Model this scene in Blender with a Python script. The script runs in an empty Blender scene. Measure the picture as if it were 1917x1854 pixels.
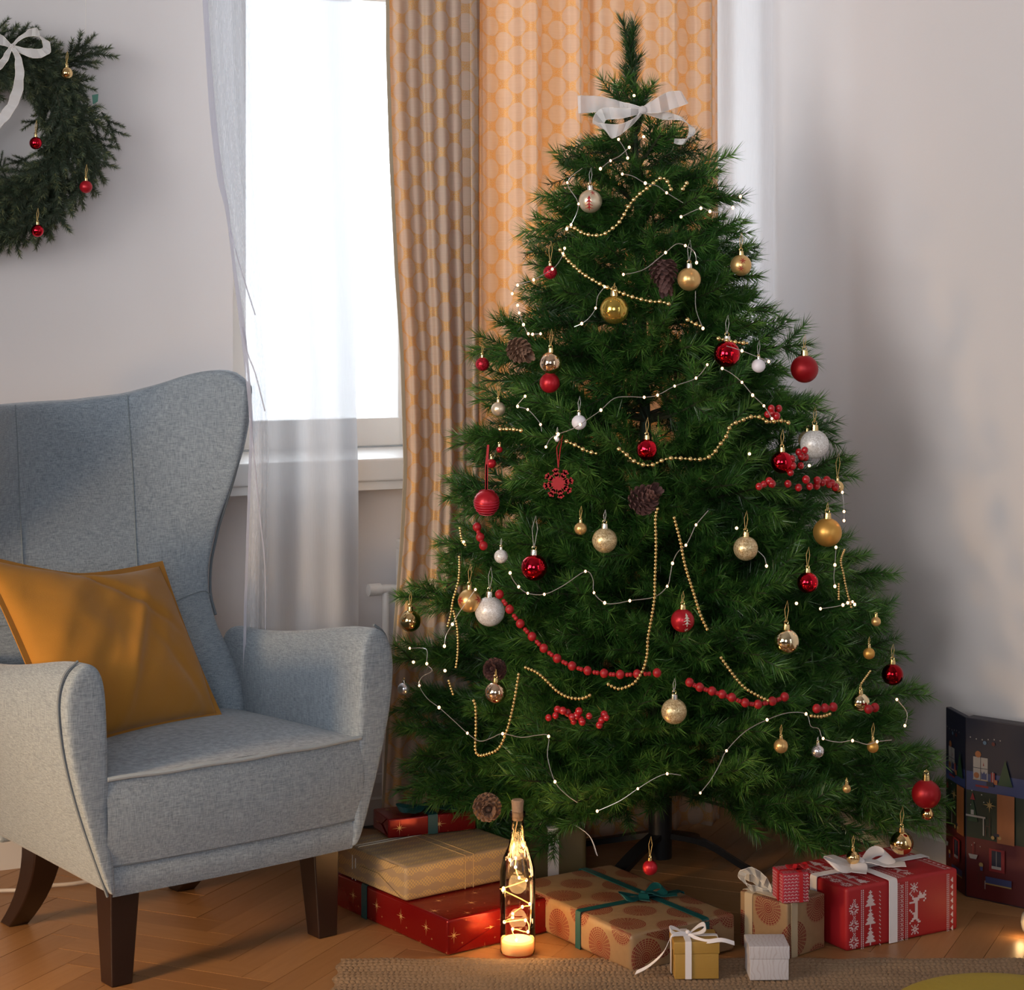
import bpy, bmesh, math, random
from mathutils import Vector, Matrix
R = random.Random(7)
S = bpy.context.scene
PI = math.pi
# ---------------------------------------------------------------- camera
F_, HC, CX, CY = 3800.0, 1.283, 958.5, 560.0      # focal length in pixels, eye height, principal column, horizon row
cd = bpy.data.cameras.new('camera'); cam = bpy.data.objects.new('camera', cd); S.collection.objects.link(cam)
cd.sensor_width = 36.0; cd.sensor_fit = 'HORIZONTAL'; cd.lens = F_ / 1917 * 36
cd.shift_y = -(927 - CY) / 1917
cam.location = (0, 0, HC); cam.rotation_euler = (PI / 2, 0, 0)
S.camera = cam
S.view_settings.view_transform = 'Standard'; S.view_settings.look = 'None'
S.view_settings.gamma = 1; S.view_settings.use_curve_mapping = False
S.view_settings.exposure = 0.0
# ---------------------------------------------------------------- world and lights
W_ = bpy.data.worlds.new('sky'); S.world = W_; W_.use_nodes = True
bg = W_.node_tree.nodes['Background']; bg.inputs[0].default_value = (0.86, 0.93, 1, 1); bg.inputs[1].default_value = 6.5
CO = Vector((.4975, 5.38, 0))                       # room corner
WD = Vector((-.899, -.438, 0)).normalized()         # along the window wall, away from the corner
WN = Vector((.438, -.899, 0)).normalized()          # out of the window wall into the room
RD = Vector((.5165, -.8563, 0)).normalized()        # along the right wall, towards the camera
RN = Vector((-.8563, -.5165, 0)).normalized()       # out of the right wall into the room
UP = Vector((0, 0, 1))

def area(name, loc, target, sx, sy, power, color):
    l = bpy.data.lights.new(name, 'AREA'); l.shape = 'RECTANGLE'; l.size = sx; l.size_y = sy; l.energy = power; l.color = color
    o = bpy.data.objects.new(name, l); S.collection.objects.link(o); o.location = loc
    o.rotation_euler = (Vector(target) - Vector(loc)).to_track_quat('-Z', 'Y').to_euler(); return o
pt = area('window_portal', CO + WD * .84 - WN * .34 + UP * 1.8, CO + WD * .84 + WN + UP * 1.8, 1.4, 1.95, 1, (1, 1, 1)); pt.data.cycles.is_portal = True
l_ = area('side_window_daylight', (-3.0, .7, 2.0), (.7, 4.4, 2.2), 2.2, 1.7, 30, (1, .965, .94)); l_.data.spread = math.radians(76)
l_ = area('front_window_daylight', (-.5, -1.4, 1.9), (.0, 4.5, 1.9), 1.6, 1.6, 12, (.96, .97, 1)); l_.data.spread = math.radians(78)
l_ = area('room_lamp', (-2.0, 2.5, .75), (-.75, 3.85, 0), .3, .3, 9, (1, .62, .30)); l_.data.spread = math.radians(80)

# ---------------------------------------------------------------- rays from the photograph to places in the room
def ray(px, py): return Vector(((px - CX) / F_, 1, -(py - CY) / F_))
EYE = Vector((0, 0, HC))
def P(px, py, Y): return EYE + ray(px, py) * Y
def G(px, py, z=0.0): return P(px, py, F_ * (HC - z) / (py - CY))
def onplane(px, py, p0, n):
    r = ray(px, py); return EYE + r * ((p0 - EYE).dot(n) / r.dot(n))
def W(px, py, d=0.0): return onplane(px, py, CO + WN * d, WN)
def Rw(px, py, d=0.0): return onplane(px, py, CO + RN * d, RN)

# ---------------------------------------------------------------- node helpers
class X:
    nt = None
    def __init__(s, k): s.k = k
    def m(s, op, *o):
        n = X.nt.nodes.new('ShaderNodeMath'); n.operation = op
        for i, v in enumerate((s,) + o):
            if isinstance(v, X): X.nt.links.new(v.k, n.inputs[i])
            else: n.inputs[i].default_value = v
        return X(n.outputs[0])
    def __add__(s, o): return s.m('ADD', o)
    def __sub__(s, o): return s.m('SUBTRACT', o)
    def __mul__(s, o): return s.m('MULTIPLY', o)
    def __truediv__(s, o): return s.m('DIVIDE', o)
    def mod(s, o): return s.m('FLOORED_MODULO', o)
    def sin(s): return s.m('SINE')
    def cos(s): return s.m('COSINE')
    def abs(s): return s.m('ABSOLUTE')
    def sqrt(s): return s.m('SQRT')
    def floor(s): return s.m('FLOOR')
    def min(s, o): return s.m('MINIMUM', o)
    def max(s, o): return s.m('MAXIMUM', o)
    def lt(s, o): return s.m('LESS_THAN', o)
    def gt(s, o): return s.m('GREATER_THAN', o)
    def atan2(s, o): return s.m('ARCTAN2', o)
    def step(s, a, b):
        n = X.nt.nodes.new('ShaderNodeMapRange'); n.interpolation_type = 'SMOOTHSTEP'
        X.nt.links.new(s.k, n.inputs[0]); n.inputs[1].default_value = a; n.inputs[2].default_value = b
        return X(n.outputs[0])

def newmat(name):
    m = bpy.data.materials.new(name); m.use_nodes = True; X.nt = m.node_tree
    return m, m.node_tree, m.node_tree.nodes['Principled BSDF']
def setp(b, **k):
    for a, v in k.items():
        i = b.inputs[a.replace('_', ' ')]
        if isinstance(v, X): X.nt.links.new(v.k, i)
        elif hasattr(v, 'is_output'): X.nt.links.new(v, i)
        elif isinstance(v, tuple) and len(v) == 3: i.default_value = (*v, 1)
        else: i.default_value = v
def coords(kind='Object', scale=(1, 1, 1)):
    t = X.nt.nodes.new('ShaderNodeTexCoord'); mp = X.nt.nodes.new('ShaderNodeMapping'); mp.inputs['Scale'].default_value = scale
    X.nt.links.new(t.outputs[kind], mp.inputs[0]); return mp.outputs[0]
def noise(vec, scale, detail=2, rough=.5):
    n = X.nt.nodes.new('ShaderNodeTexNoise'); X.nt.links.new(vec, n.inputs['Vector'])
    n.inputs['Scale'].default_value = scale; n.inputs['Detail'].default_value = detail; n.inputs['Roughness'].default_value = rough
    return X(n.outputs[0])
def mix(f, a, b):
    n = X.nt.nodes.new('ShaderNodeMix'); n.data_type = 'RGBA'
    if isinstance(f, X): X.nt.links.new(f.k, n.inputs[0])
    else: n.inputs[0].default_value = f
    for i, v in ((6, a), (7, b)):
        if isinstance(v, tuple): n.inputs[i].default_value = (*v, 1)
        else: X.nt.links.new(v, n.inputs[i])
    return n.outputs[2]
def bump(h, strength=.3, dist=.002):
    n = X.nt.nodes.new('ShaderNodeBump'); n.inputs['Strength'].default_value = strength; n.inputs['Distance'].default_value = dist
    X.nt.links.new(h.k, n.inputs['Height']); return n.outputs[0]
def sep(vec):
    n = X.nt.nodes.new('ShaderNodeSeparateXYZ'); X.nt.links.new(vec, n.inputs[0]); return X(n.outputs[0]), X(n.outputs[1]), X(n.outputs[2])
_mc = {}
def pm(name, col, rough=.5, metal=0, bumps=None, vary=.0, **k):
    if name in _mc: return _mc[name]
    m, nt, b = newmat(name)
    setp(b, Base_Color=col, Roughness=rough, Metallic=metal, **k)
    v = coords()
    if vary:
        n = noise(v, 9, 3); setp(b, Base_Color=mix(n, tuple(c * (1 - vary) for c in col), tuple(min(1, c * (1 + vary)) for c in col)))
    if bumps: setp(b, Normal=bump(noise(v, bumps[0], 3), bumps[1], bumps[2] if len(bumps) > 2 else .002))
    _mc[name] = m; return m

# ---------------------------------------------------------------- mesh helpers
class MB:
    def __init__(s): s.v = []; s.f = []; s.mi = []; s.cm = 0; s.uv = {}
    def add(s, vs, fs):
        o = len(s.v); s.v += [tuple(v) for v in vs]; s.f += [tuple(i + o for i in f) for f in fs]; s.mi += [s.cm] * len(fs); return s
    def box(s, c, hx, hy, hz, ex=Vector((1, 0, 0)), ey=Vector((0, 1, 0)), ez=UP):
        c = Vector(c); vs = [c + ex * (hx * a) + ey * (hy * b) + ez * (hz * d) for d in (-1, 1) for b in (-1, 1) for a in (-1, 1)]
        return s.add(vs, [(0, 2, 3, 1), (4, 5, 7, 6), (0, 1, 5, 4), (2, 6, 7, 3), (0, 4, 6, 2), (1, 3, 7, 5)])
    def tube(s, pts, r, n=8, closed=False, cap=True):
        pts = [Vector(p) for p in pts]; N = len(pts); vs = []
        rr = r if isinstance(r, (list, tuple)) else [r] * N
        prev = None
        for i, p in enumerate(pts):
            a = pts[(i - 1) % N] if (closed or i) else p; b = pts[(i + 1) % N] if (closed or i < N - 1) else p
            t = (b - a).normalized() if (b - a).length > 1e-9 else UP
            if prev is None: u = t.orthogonal().normalized()
            else:
                u = prev - t * prev.dot(t)
                u = u.normalized() if u.length > 1e-6 else t.orthogonal().normalized()
            prev = u; w = t.cross(u)
            vs += [p + (u * math.cos(2 * PI * k / n) + w * math.sin(2 * PI * k / n)) * rr[i] for k in range(n)]
        fs = []
        for i in range(N if closed else N - 1):
            j = (i + 1) % N
            fs += [(i * n + k, i * n + (k + 1) % n, j * n + (k + 1) % n, j * n + k) for k in range(n)]
        if cap and not closed: fs += [tuple(range(n - 1, -1, -1)), tuple((N - 1) * n + k for k in range(n))]
        return s.add(vs, fs)
    def lathe(s, prof, c=(0, 0, 0), n=24, sc=1):
        c = Vector(c); vs = []; N = len(prof)
        for r, z in prof: vs += [c + Vector((r * math.cos(2 * PI * k / n), r * math.sin(2 * PI * k / n), z)) * sc for k in range(n)]
        fs = [(i * n + k, i * n + (k + 1) % n, (i + 1) * n + (k + 1) % n, (i + 1) * n + k) for i in range(N - 1) for k in range(n)]
        return s.add(vs, fs)
    def sphere(s, c, r, n=16, m=10):
        return s.lathe([(max(1e-4, r * math.sin(PI * i / m)), -r * math.cos(PI * i / m)) for i in range(m + 1)], c, n)
    def grid(s, fn, nu, nv, cu=False):
        vs = [fn(i / nu, j / nv) for j in range(nv + 1) for i in range(nu + 1)]
        a = nu + 1
        return s.add(vs, [(j * a + i, j * a + i + 1, (j + 1) * a + i + 1, (j + 1) * a + i) for j in range(nv) for i in range(nu)])
    def ribbon(s, pts, wd, th=.0008):
        """strip along pts; wd = half-width vector or list of them"""
        pts = [Vector(p) for p in pts]; N = len(pts); vs = []
        for i, p in enumerate(pts):
            w = wd[i] if isinstance(wd, list) else wd
            t = pts[min(i + 1, N - 1)] - pts[max(i - 1, 0)]; n = t.cross(w); n = n.normalized() * th if n.length > 1e-9 else UP * th
            vs += [p - w - n, p + w - n, p + w + n, p - w + n]
        fs = []
        for i in range(N - 1):
            a, b = i * 4, i * 4 + 4
            fs += [(a + k, a + (k + 1) % 4, b + (k + 1) % 4, b + k) for k in range(4)]
        fs += [(3, 2, 1, 0), tuple((N - 1) * 4 + k for k in range(4))]
        return s.add(vs, fs)
    def poly(s, pts, n, th):
        """flat polygon pushed out by th along n"""
        k = len(pts); n = Vector(n); a = [Vector(p) for p in pts]
        return s.add(a + [p + n * th for p in a], [tuple(range(k, 2 * k))] + [(i, (i + 1) % k, k + (i + 1) % k, k + i) for i in range(k)])
    def mesh(s, name, mats, smooth=True):
        me = bpy.data.meshes.new(name); me.from_pydata(s.v, [], s.f); me.update()
        for m in (mats if isinstance(mats, (list, tuple)) else [mats]): me.materials.append(m)
        if any(s.mi): me.polygons.foreach_set('material_index', s.mi)
        if smooth: me.polygons.foreach_set('use_smooth', [True] * len(me.polygons)); me.set_sharp_from_angle(angle=math.radians(38))
        return me
def fixn(me):
    bm = bmesh.new(); bm.from_mesh(me); bmesh.ops.remove_doubles(bm, verts=bm.verts, dist=1e-6); bmesh.ops.recalc_face_normals(bm, faces=bm.faces); bm.to_mesh(me); bm.free()
def put(name, me, parent=None, loc=None):
    o = bpy.data.objects.new(name, me); S.collection.objects.link(o)
    if parent is not None: o.parent = parent
    if loc is not None: o.location = loc
    return o
def tag(o, label, cat, group=None):
    o['label'] = label; o['category'] = cat
    if group: o['group'] = group
    return o
def thing(name, loc, label, cat, group=None, rz=0):
    o = bpy.data.objects.new(name, None); S.collection.objects.link(o); o.location = loc; o.rotation_euler = (0, 0, rz); o.empty_display_size = .05
    return tag(o, label, cat, group)
def part(name, mb, mat, parent, smooth=True, world=True, kind=None, label=None, bevel=0, sub=0, fix=False):
    """mesh given in world coordinates becomes a child of parent (an Empty that is only moved and turned about z)"""
    me = mb.mesh(name, mat, smooth)
    if world and parent is not None:
        q = parent
        M = Matrix.Identity(4)
        while q is not None:
            M = Matrix.Translation(q.location) @ q.rotation_euler.to_matrix().to_4x4() @ M; q = q.parent
        me.transform(M.inverted())
    if fix: fixn(me)
    o = put(name, me, parent)
    if bevel: b = o.modifiers.new('bevel', 'BEVEL'); b.width = bevel; b.segments = 3; b.limit_method = 'ANGLE'; b.angle_limit = .6
    if sub: q = o.modifiers.new('sub', 'SUBSURF'); q.levels = sub; q.render_levels = sub
    if kind: o['kind'] = kind
    if label: o['label'] = label
    return o
def struct(name, mb, mat, parent=None, smooth=False, **k):
    o = part(name, mb, mat, parent, smooth, **k)
    if parent is None: o['kind'] = 'structure'
    return o
def sstep(a, b, x):
    t = max(0, min(1, (x - a) / (b - a))); return t * t * (3 - 2 * t)
def interp(tab, x):
    if x <= tab[0][0]: return tab[0][1]
    for (a, u), (b, v) in zip(tab, tab[1:]):
        if x <= b: return u + (v - u) * (x - a) / (b - a)
    return tab[-1][1]
def smooth_path(pts, k=4):
    pts = [Vector(p) for p in pts]; out = []
    for i in range(len(pts) - 1):
        p0, p1, p2, p3 = pts[max(i - 1, 0)], pts[i], pts[i + 1], pts[min(i + 2, len(pts) - 1)]
        for j in range(k):
            t = j / k
            out.append(.5 * ((2 * p1) + (p2 - p0) * t + (2 * p0 - 5 * p1 + 4 * p2 - p3) * t * t + (3 * p1 - p0 - 3 * p2 + p3) * t ** 3))
    return out + [pts[-1]]

# ================================================================ ROOM
def wall_mat(name, c):
    m, nt, b = newmat(name); v = coords()
    n = noise(v, 2.2, 3); setp(b, Base_Color=mix(n, tuple(x * .97 for x in c), tuple(min(1, x * 1.02) for x in c)), Roughness=.75, Normal=bump(noise(v, 160, 3), .12, .001)); return m
M_wall = wall_mat('wall_paint', (.71, .685, .69))
M_white = pm('white_gloss_paint', (.83, .83, .82), .35, bumps=(30, .03))
M_ceil = wall_mat('ceiling_paint', (.55, .54, .53))
HT = 2.95
ULEN, RLEN = 4.2, 7.6
# window opening measured along the window wall
def along(p): return (p - CO).dot(WD)
SILLZ = W(625, 862, .12).z
u0, u1 = .08, along(W(436, 700))
sz = SILLZ - .055; tz = 2.72
def wslab(ua, ub, za, zb, da=-.32, db=0.0):
    c = CO + WD * ((ua + ub) / 2) + WN * ((da + db) / 2) + UP * ((za + zb) / 2)
    return MB().box(c, (ub - ua) / 2, (db - da) / 2, (zb - za) / 2, WD, WN)
wb = MB()
for a in ((-.5, u0, 0, HT), (u1, ULEN, 0, HT), (u0, u1, 0, sz), (u0, u1, tz, HT)):
    m_ = wslab(*a); wb.add(m_.v, m_.f)
struct('wall_back', wb, M_wall)
struct('wall_right', MB().box(CO + RD * (RLEN / 2 - .2) - RN * .1 + UP * HT / 2, RLEN / 2 + .2, .1, HT / 2, RD, RN), M_wall)
struct('ceiling', MB().box((-1, 1.8, HT + .05), 4.6, 4.6, .05), M_ceil)
M_wall2 = wall_mat('unseen_wall_low_bounce', (.30, .28, .27))  # unseen walls darkened to cut the bounced fill light
struct('wall_left', MB().box((-3.6, 1.2, HT / 2), .1, 4.2, HT / 2), M_wall2)
struct('wall_front', MB().box((0, -2.0, HT / 2), 4.8, .1, HT / 2), M_wall2)

# ---- window: deep box with a fixed frame, centre mullion and two sashes of clear glass
m, nt, b = newmat('window_glass')
g = nt.nodes.new('ShaderNodeBsdfGlossy'); g.inputs['Roughness'].default_value = .02
t_ = nt.nodes.new('ShaderNodeBsdfTransparent'); mx = nt.nodes.new('ShaderNodeMixShader'); fr = nt.nodes.new('ShaderNodeFresnel'); fr.inputs[0].default_value = 1.3
nt.links.new(fr.outputs[0], mx.inputs[0]); nt.links.new(t_.outputs[0], mx.inputs[1]); nt.links.new(g.outputs[0], mx.inputs[2]); nt.links.new(mx.outputs[0], nt.nodes['Material Output'].inputs[0]); M_glass = m
win = bpy.data.objects.new('window_1', None); S.collection.objects.link(win); win['kind'] = 'structure'
win.location = CO + WD * ((u0 + u1) / 2) + UP * sz
fr_ = MB()
fd = (-.30, -.24)
um = (u0 + u1) / 2
zt = tz
for a in ((u0, u0 + .06, sz, zt), (u1 - .06, u1, sz, zt), (um - .03, um + .03, sz, zt), (u0, u1, sz, sz + .055), (u0, u1, zt - .06, zt)):
    q = wslab(*a, *fd); fr_.add(q.v, q.f)
part('window_frame', fr_, M_white, win, smooth=False, bevel=.004)
for a, b_ in ((u0 + .062, um - .032), (um + .032, u1 - .062)):
    q = MB()
    for c in ((a, a + .05, sz + .057, zt - .062), (b_ - .05, b_, sz + .057, zt - .062), (a, b_, sz + .057, sz + .13), (a, b_, zt - .12, zt - .062), (a, b_, 2.05, 2.09)):
        w2 = wslab(*c, -.285, -.235); q.add(w2.v, w2.f)
    sash = part('sash', q, M_white, win, smooth=False, bevel=.004)
    for za, zb in ((sz + .13, 2.05), (2.09, zt - .12)):
        q = wslab(a + .05, b_ - .05, za, zb, -.262, -.256)
        part('pane', q, M_glass, sash, smooth=False)
part('window_sill', wslab(u0 - .06, u1 + .06, SILLZ - .055, SILLZ, -.235, .12), M_white, win, smooth=False, bevel=.006)
part('sill_apron', wslab(u0 - .06, u1 + .06, SILLZ - .075, SILLZ - .055, .0, .112), M_white, win, smooth=False)

# ---- baseboards with a rounded upper ledge
def skirting(name, o, d, n, L):
    prof = [(0, 0), (.022, 0), (.022, .062), (.018, .068), (.018, .100), (.010, .118), (.004, .122), (0, .122)]
    mb = MB(); k = len(prof)
    vs = [o + d * s + n * a + UP * z for s in (0, L) for a, z in prof]
    mb.add(vs, [(i, (i + 1) % k, k + (i + 1) % k, k + i) for i in range(k)] + [tuple(range(k)), tuple(range(2 * k - 1, k - 1, -1))])
    part_ = struct(name, mb, pm('baseboard_paint', (.62, .60, .58), .4)); return part_
skirting('baseboard_right', CO + RN * .0, RD, RN, 6)
skirting('baseboard_back', CO + WN * .0, WD, WN, ULEN)

# ---- floor: base slab plus herringbone oak planks, each its own piece
m, nt, b = newmat('oak_planks'); v = coords()
oi = nt.nodes.new('ShaderNodeObjectInfo'); rnd = X(oi.outputs['Random'])
vv = coords(scale=(2.2, 26, 1)); gr = noise(vv, 3.0, 4, .6); fine = noise(coords(scale=(6, 120, 1)), 4.0, 3)
base = mix(rnd, (.27, .128, .048), (.40, .205, .082)); c2 = mix(gr * .55, base, (.19, .082, .030)); c3 = mix(fine * .18, c2, (.44, .24, .10))
setp(b, Base_Color=c3, Roughness=gr * .12 + .33, Normal=bump(fine, .08, .0006)); M_oak = m
floor_ = struct('floor', MB().box((-.4, 1.9, -.03), 4.6, 4.4, .022), pm('oak_floor_base', (.16, .085, .04), .5, vary=.2))
plank_me = MB().box((0, 0, 0), .21 - .0005, .035 - .0005, .004).mesh('plank', M_oak, False)
cnt = 0
ang = math.radians(66); cA, sA = math.cos(ang), math.sin(ang); w_, L_ = .07, .42
for a in range(-60, 60):
    for b_ in range(-12, 12):
        for typ in (0, 1):
            x, y = a * w_ + b_ * L_, a * w_ - b_ * L_
            if typ == 0: x, y, rz = x + L_ / 2, y + w_ / 2, 0
            else: x, y, rz = x + L_ + w_ / 2, y + w_ - L_ / 2, PI / 2
            X_, Y_ = x * cA - y * sA, x * sA + y * cA + 4.3
            if not (3.5 < Y_ < 5.6 and abs(X_) < .27 * Y_ + .12): continue
            c_ = Vector((X_, Y_, 0))
            if (c_ - CO).dot(WN) < -.02 or (c_ - CO).dot(RN) < -.02: continue
            if X_ > -.3 and Y_ < 3.6: continue
            if cnt >= 300: continue
            cnt += 1
            o = put('plank', plank_me, floor_); o.location = (X_, Y_, -.004 + R.uniform(-.0004, .0003)); o.rotation_euler = (0, 0, ang + rz)
struct('floor_field', MB().box((-.4, 1.35, -.0055), 4.4, 2.15, .0025), M_oak, floor_)

# ================================================================ RADIATOR under the window
rl = along(W(733, 1100, .03)); 
rad = thing('radiator', CO + WD * (rl - .55) + WN * .09, 'white panel radiator with a round thermostat valve, half hidden by the gold curtain', 'radiator')
mb = MB()
for i in range(16):
    q = wslab(rl - 1.1 + i * .0688 + .004, rl - 1.1 + (i + 1) * .0688 - .004, .14, .70, .045, .125); mb.add(q.v, q.f)
q = wslab(rl - 1.1, rl, .135, .16, .05, .12); mb.add(q.v, q.f); q = wslab(rl - 1.1, rl, .675, .70, .05, .12); mb.add(q.v, q.f)
part('panel', mb, M_white, rad, smooth=False, bevel=.006)
vp = W(722, 1103, .085)
part('pipe', MB().tube([vp - UP * .0, vp - UP * (vp.z - .01)], .009, 10), M_white, rad)
part('thermostat_valve', MB().tube([vp - WD * .03, vp - WD * .0, vp + WD * .012, vp + WD * .014, vp + WD * .045, vp + WD * .047], [.009, .011, .011, .015, .015, .008], 16), M_white, rad)

# ================================================================ CURTAINS
m, nt, b = newmat('gold_brocade'); uv = nt.nodes.new('ShaderNodeUVMap'); u, v_, _ = sep(uv.outputs[0])
def lat(ou, ov):
    a = (u + ou).mod(.072) - .036; c = (v_ + ov).mod(.066) - .033
    return ((a * a) * 1.0 + (c * c) * 1.05).sqrt()
dmin = lat(0, 0).min(lat(.036, .033))
nz = noise(uv.outputs[0], 560, 2); nz2 = noise(coords('UV', (60, 900, 1)), 1.0, 2)
line = (dmin + (nz - .5) * .008).step(.0243, .0260)
line = (line * (nz.step(.40, .54))).max((dmin - .0240).abs().lt(.0011) * nz.gt(.42) * .7)
sat = noise(coords('UV', (14, 420, 1)), 1.0, 3)
colb = mix(sat, (.72, .63, .52), (.83, .75, .63)); cold = mix(line, colb, (.78, .48, .10))
tr = nt.nodes.new('ShaderNodeBsdfTranslucent'); tcol = mix(line, mix(sat, (.74, .47, .28), (.86, .58, .36)), (.84, .47, .18)); nt.links.new(tcol, tr.inputs[0])
setp(b, Base_Color=cold, Roughness=.45, Sheen_Weight=.2, Metallic=line * .3)
ms = nt.nodes.new('ShaderNodeMixShader'); ms.inputs[0].default_value = .52
nt.links.new(b.outputs[0], ms.inputs[1]); nt.links.new(tr.outputs[0], ms.inputs[2]); nt.links.new(ms.outputs[0], nt.nodes['Material Output'].inputs[0]); M_gold_cur = m

def curtain_mesh(cols, z0, z1, nv, name, mat, ucoords):
    """cols(vfrac) -> list of floor-plan points for that height"""
    vs = []; nu = None; uvs = []
    for j in range(nv + 1):
        t = j / nv; z = z0 + (z1 - z0) * t; c = cols(z); nu = len(c)
        for i, p in enumerate(c): vs.append((p[0], p[1], z)); uvs.append((ucoords[i], z))
    fs = [(j * nu + i, j * nu + i + 1, (j + 1) * nu + i + 1, (j + 1) * nu + i) for j in range(nv) for i in range(nu - 1)]
    me = bpy.data.meshes.new(name); me.from_pydata(vs, [], fs); me.materials.append(mat)
    l = me.uv_layers.new(); l.data.foreach_set('uv', [c for f in fs for k in f for c in uvs[k]])
    me.polygons.foreach_set('use_smooth', [True] * len(fs)); return me

DG = .40      # gold curtain stands this far off the wall
def lrpx(pxs, z, d):
    """column of the picture at that height, on the plane d off the wall"""
    p = onplane(pxs, CY, CO + WN * d, WN); return p
ledge = [(-.1, 700), (0, 706), (.12, 716), (.35, 727), (.45, 733), (.62, 744), (.75, 752), (.90, 758), (1.15, 752), (1.35, 741), (1.6, 731), (1.83, 725), (3, 720)]
# pleat profile: (picture column, offset towards the room), the left part doubles back on itself
prof_front = [(0, 0), (.06, .022), (.14, .030), (.24, .012), (.34, -.012), (.46, .016), (.56, .034), (.62, .038), (.70, .018), (.82, .002), (.93, .006), (1, .010)]
def gold_cols(z):
    L = interp(ledge, z); r1 = 897 - (0 if z > .9 else (.9 - z) * 25)
    out = []
    k = .40 + .45 * sstep(2.0, .6, z)
    for i in range(57):
        t = i / 56; px = L + (r1 - L) * t; d = DG + interp(prof_front, t) * k * .5 + .004 * math.sin(t * 40 + z * 1.3)
        out.append(onplane(px, CY, CO + WN * d, WN))
    for i in range(1, 17):                 # folded behind itself
        t = i / 16; px = r1 + (L + 5 - r1) * math.sin(t * PI / 2) ** .9; d = DG + .008 - .036 * math.sin(t * PI / 2) - .02 * t
        out.append(onplane(px, CY, CO + WN * d, WN))
    for i in range(1, 17):
        t = i / 16; px = (L + 5) + (r1 + 2 - L - 5) * t; d = DG - .048 - .006 * math.sin(t * PI)
        out.append(onplane(px, CY, CO + WN * d, WN))
    prof = [(897, -.03), (915, -.022), (945, -.030), (962, -.010), (985, .012), (1006, .026), (1012, .005), (1016, -.012), (1045, -.018), (1072, .006), (1088, .028), (1092, -.004), (1102, -.022), (1112, .006), (1130, .018), (1165, .012), (1200, -.010), (1235, -.004), (1266, .024), (1270, .002), (1290, -.012), (1310, .0), (1326, .020), (1332, .030), (1336, .012), (1343, -.02)]
    for i in range(1, 121):
        px = 897 + (1343 - 897) * i / 120; px += (4 - 4 * sstep(.9, 1.9, z)) * (px - 897) / 446
        d = DG + interp(prof, px) + .003 * math.sin(px * .21 + z * 2)
        out.append(onplane(px, CY, CO + WN * d, WN))
    return out
c0 = gold_cols(1.6); acc = [0]
for p, q in zip(c0, c0[1:]): acc.append(acc[-1] + (Vector(p[:2]) - Vector(q[:2])).length)
gc = thing('gold_curtain', W(1050, 1500, DG), 'floor-length gold brocade curtain with a ring pattern, behind the tree', 'curtain')
me = curtain_mesh(gold_cols, .012, 2.55, 90, 'curtain_panel', M_gold_cur, acc)
me.transform(Matrix.Translation(-gc.location)); fix_z = me
o = put('curtain_panel', me, gc); so = o.modifiers.new('t', 'SOLIDIFY'); so.thickness = .0012
hm = MB(); hp = [Vector((interp([(0, 0), (1, 0)], 0),) * 3)]
hp = []
for j in range(60):
    z = .02 + 2.5 * j / 59; p = gold_cols(z)[0]; hp.append(Vector((p[0], p[1], z)) + WN * .003)
part('hem', MB().ribbon(hp, WD * -.004 + WN * .0, .0015), pm('curtain_lining', (.42, .34, .24), .7), gc)
rod = tag(part('curtain_rod', MB().tube([CO + RN * .06 + WN * DG + UP * 2.6 + WD * .06, CO + WN * DG + WD * 1.95 + UP * 2.6], .014, 12), pm('brushed_steel', (.5, .5, .5), .3, 1), None), 'steel curtain rod above the window, over the gold curtain', 'curtain rod')

def sheer_mat(name, opac, col=(.86, .89, .96), tk=1.0):
    m, nt, b = newmat(name); nt.nodes.remove(b)
    d = nt.nodes.new('ShaderNodeBsdfDiffuse'); t = nt.nodes.new('ShaderNodeBsdfTranslucent'); tp = nt.nodes.new('ShaderNodeBsdfTransparent')
    d.inputs[0].default_value = (*col, 1); t.inputs[0].default_value = (*(c_ * tk for c_ in col), 1)
    a = nt.nodes.new('ShaderNodeMixShader'); a.inputs[0].default_value = .55; nt.links.new(d.outputs[0], a.inputs[1]); nt.links.new(t.outputs[0], a.inputs[2])
    c = nt.nodes.new('ShaderNodeMixShader'); w = noise(coords('Object', (300, 300, 8)), 3, 1)
    nt.links.new((w * .10 + (opac - .05)).k, c.inputs[0]); nt.links.new(tp.outputs[0], c.inputs[1]); nt.links.new(a.outputs[0], c.inputs[2])
    nt.links.new(c.outputs[0], nt.nodes['Material Output'].inputs[0]); return m
M_sheer = sheer_mat('sheer_voile', .84, (.90, .93, .98), .62); M_hem = sheer_mat('sheer_voile_hem', .72, (.80, .80, .88)); M_sheer2 = sheer_mat('sheer_voile_folded', .44, (.84, .88, .94), .62)
sh = thing('sheer_curtain', W(560, 1500, .31), 'long white sheer curtain hanging between the armchair and the gold curtain', 'curtain')
def yz(pts):  # picture polyline (px,py) -> table of z on the sheer plane
    return sorted((W(a, b, .31).z, a) for a, b in pts)
tabL = yz([(380, -60), (384, 0), (391, 120), (400, 220), (412, 330), (424, 385), (430, 430), (441, 520), (452, 600), (462, 690), (470, 780), (470, 900), (464, 1000), (458, 1200), (455, 1500)])
tabR = yz([(656, -60), (659, 0), (663, 400), (667, 760), (671, 900), (671, 1500)])
def sheer_cols(tl, tr_, d0, amp, ph, n):
    def f(z):
        l, r = interp(tl, z), interp(tr_, z); out = []
        for i in range(n + 1):
            t = i / n; px = l + (r - l) * t; d = d0 + amp * math.sin(t * 3.1 * PI + ph) * (1 - .4 * t) + .004 * math.sin(t * 23 + z)
            out.append(onplane(px, CY, CO + WN * d, WN))
        return out
    return f
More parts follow.
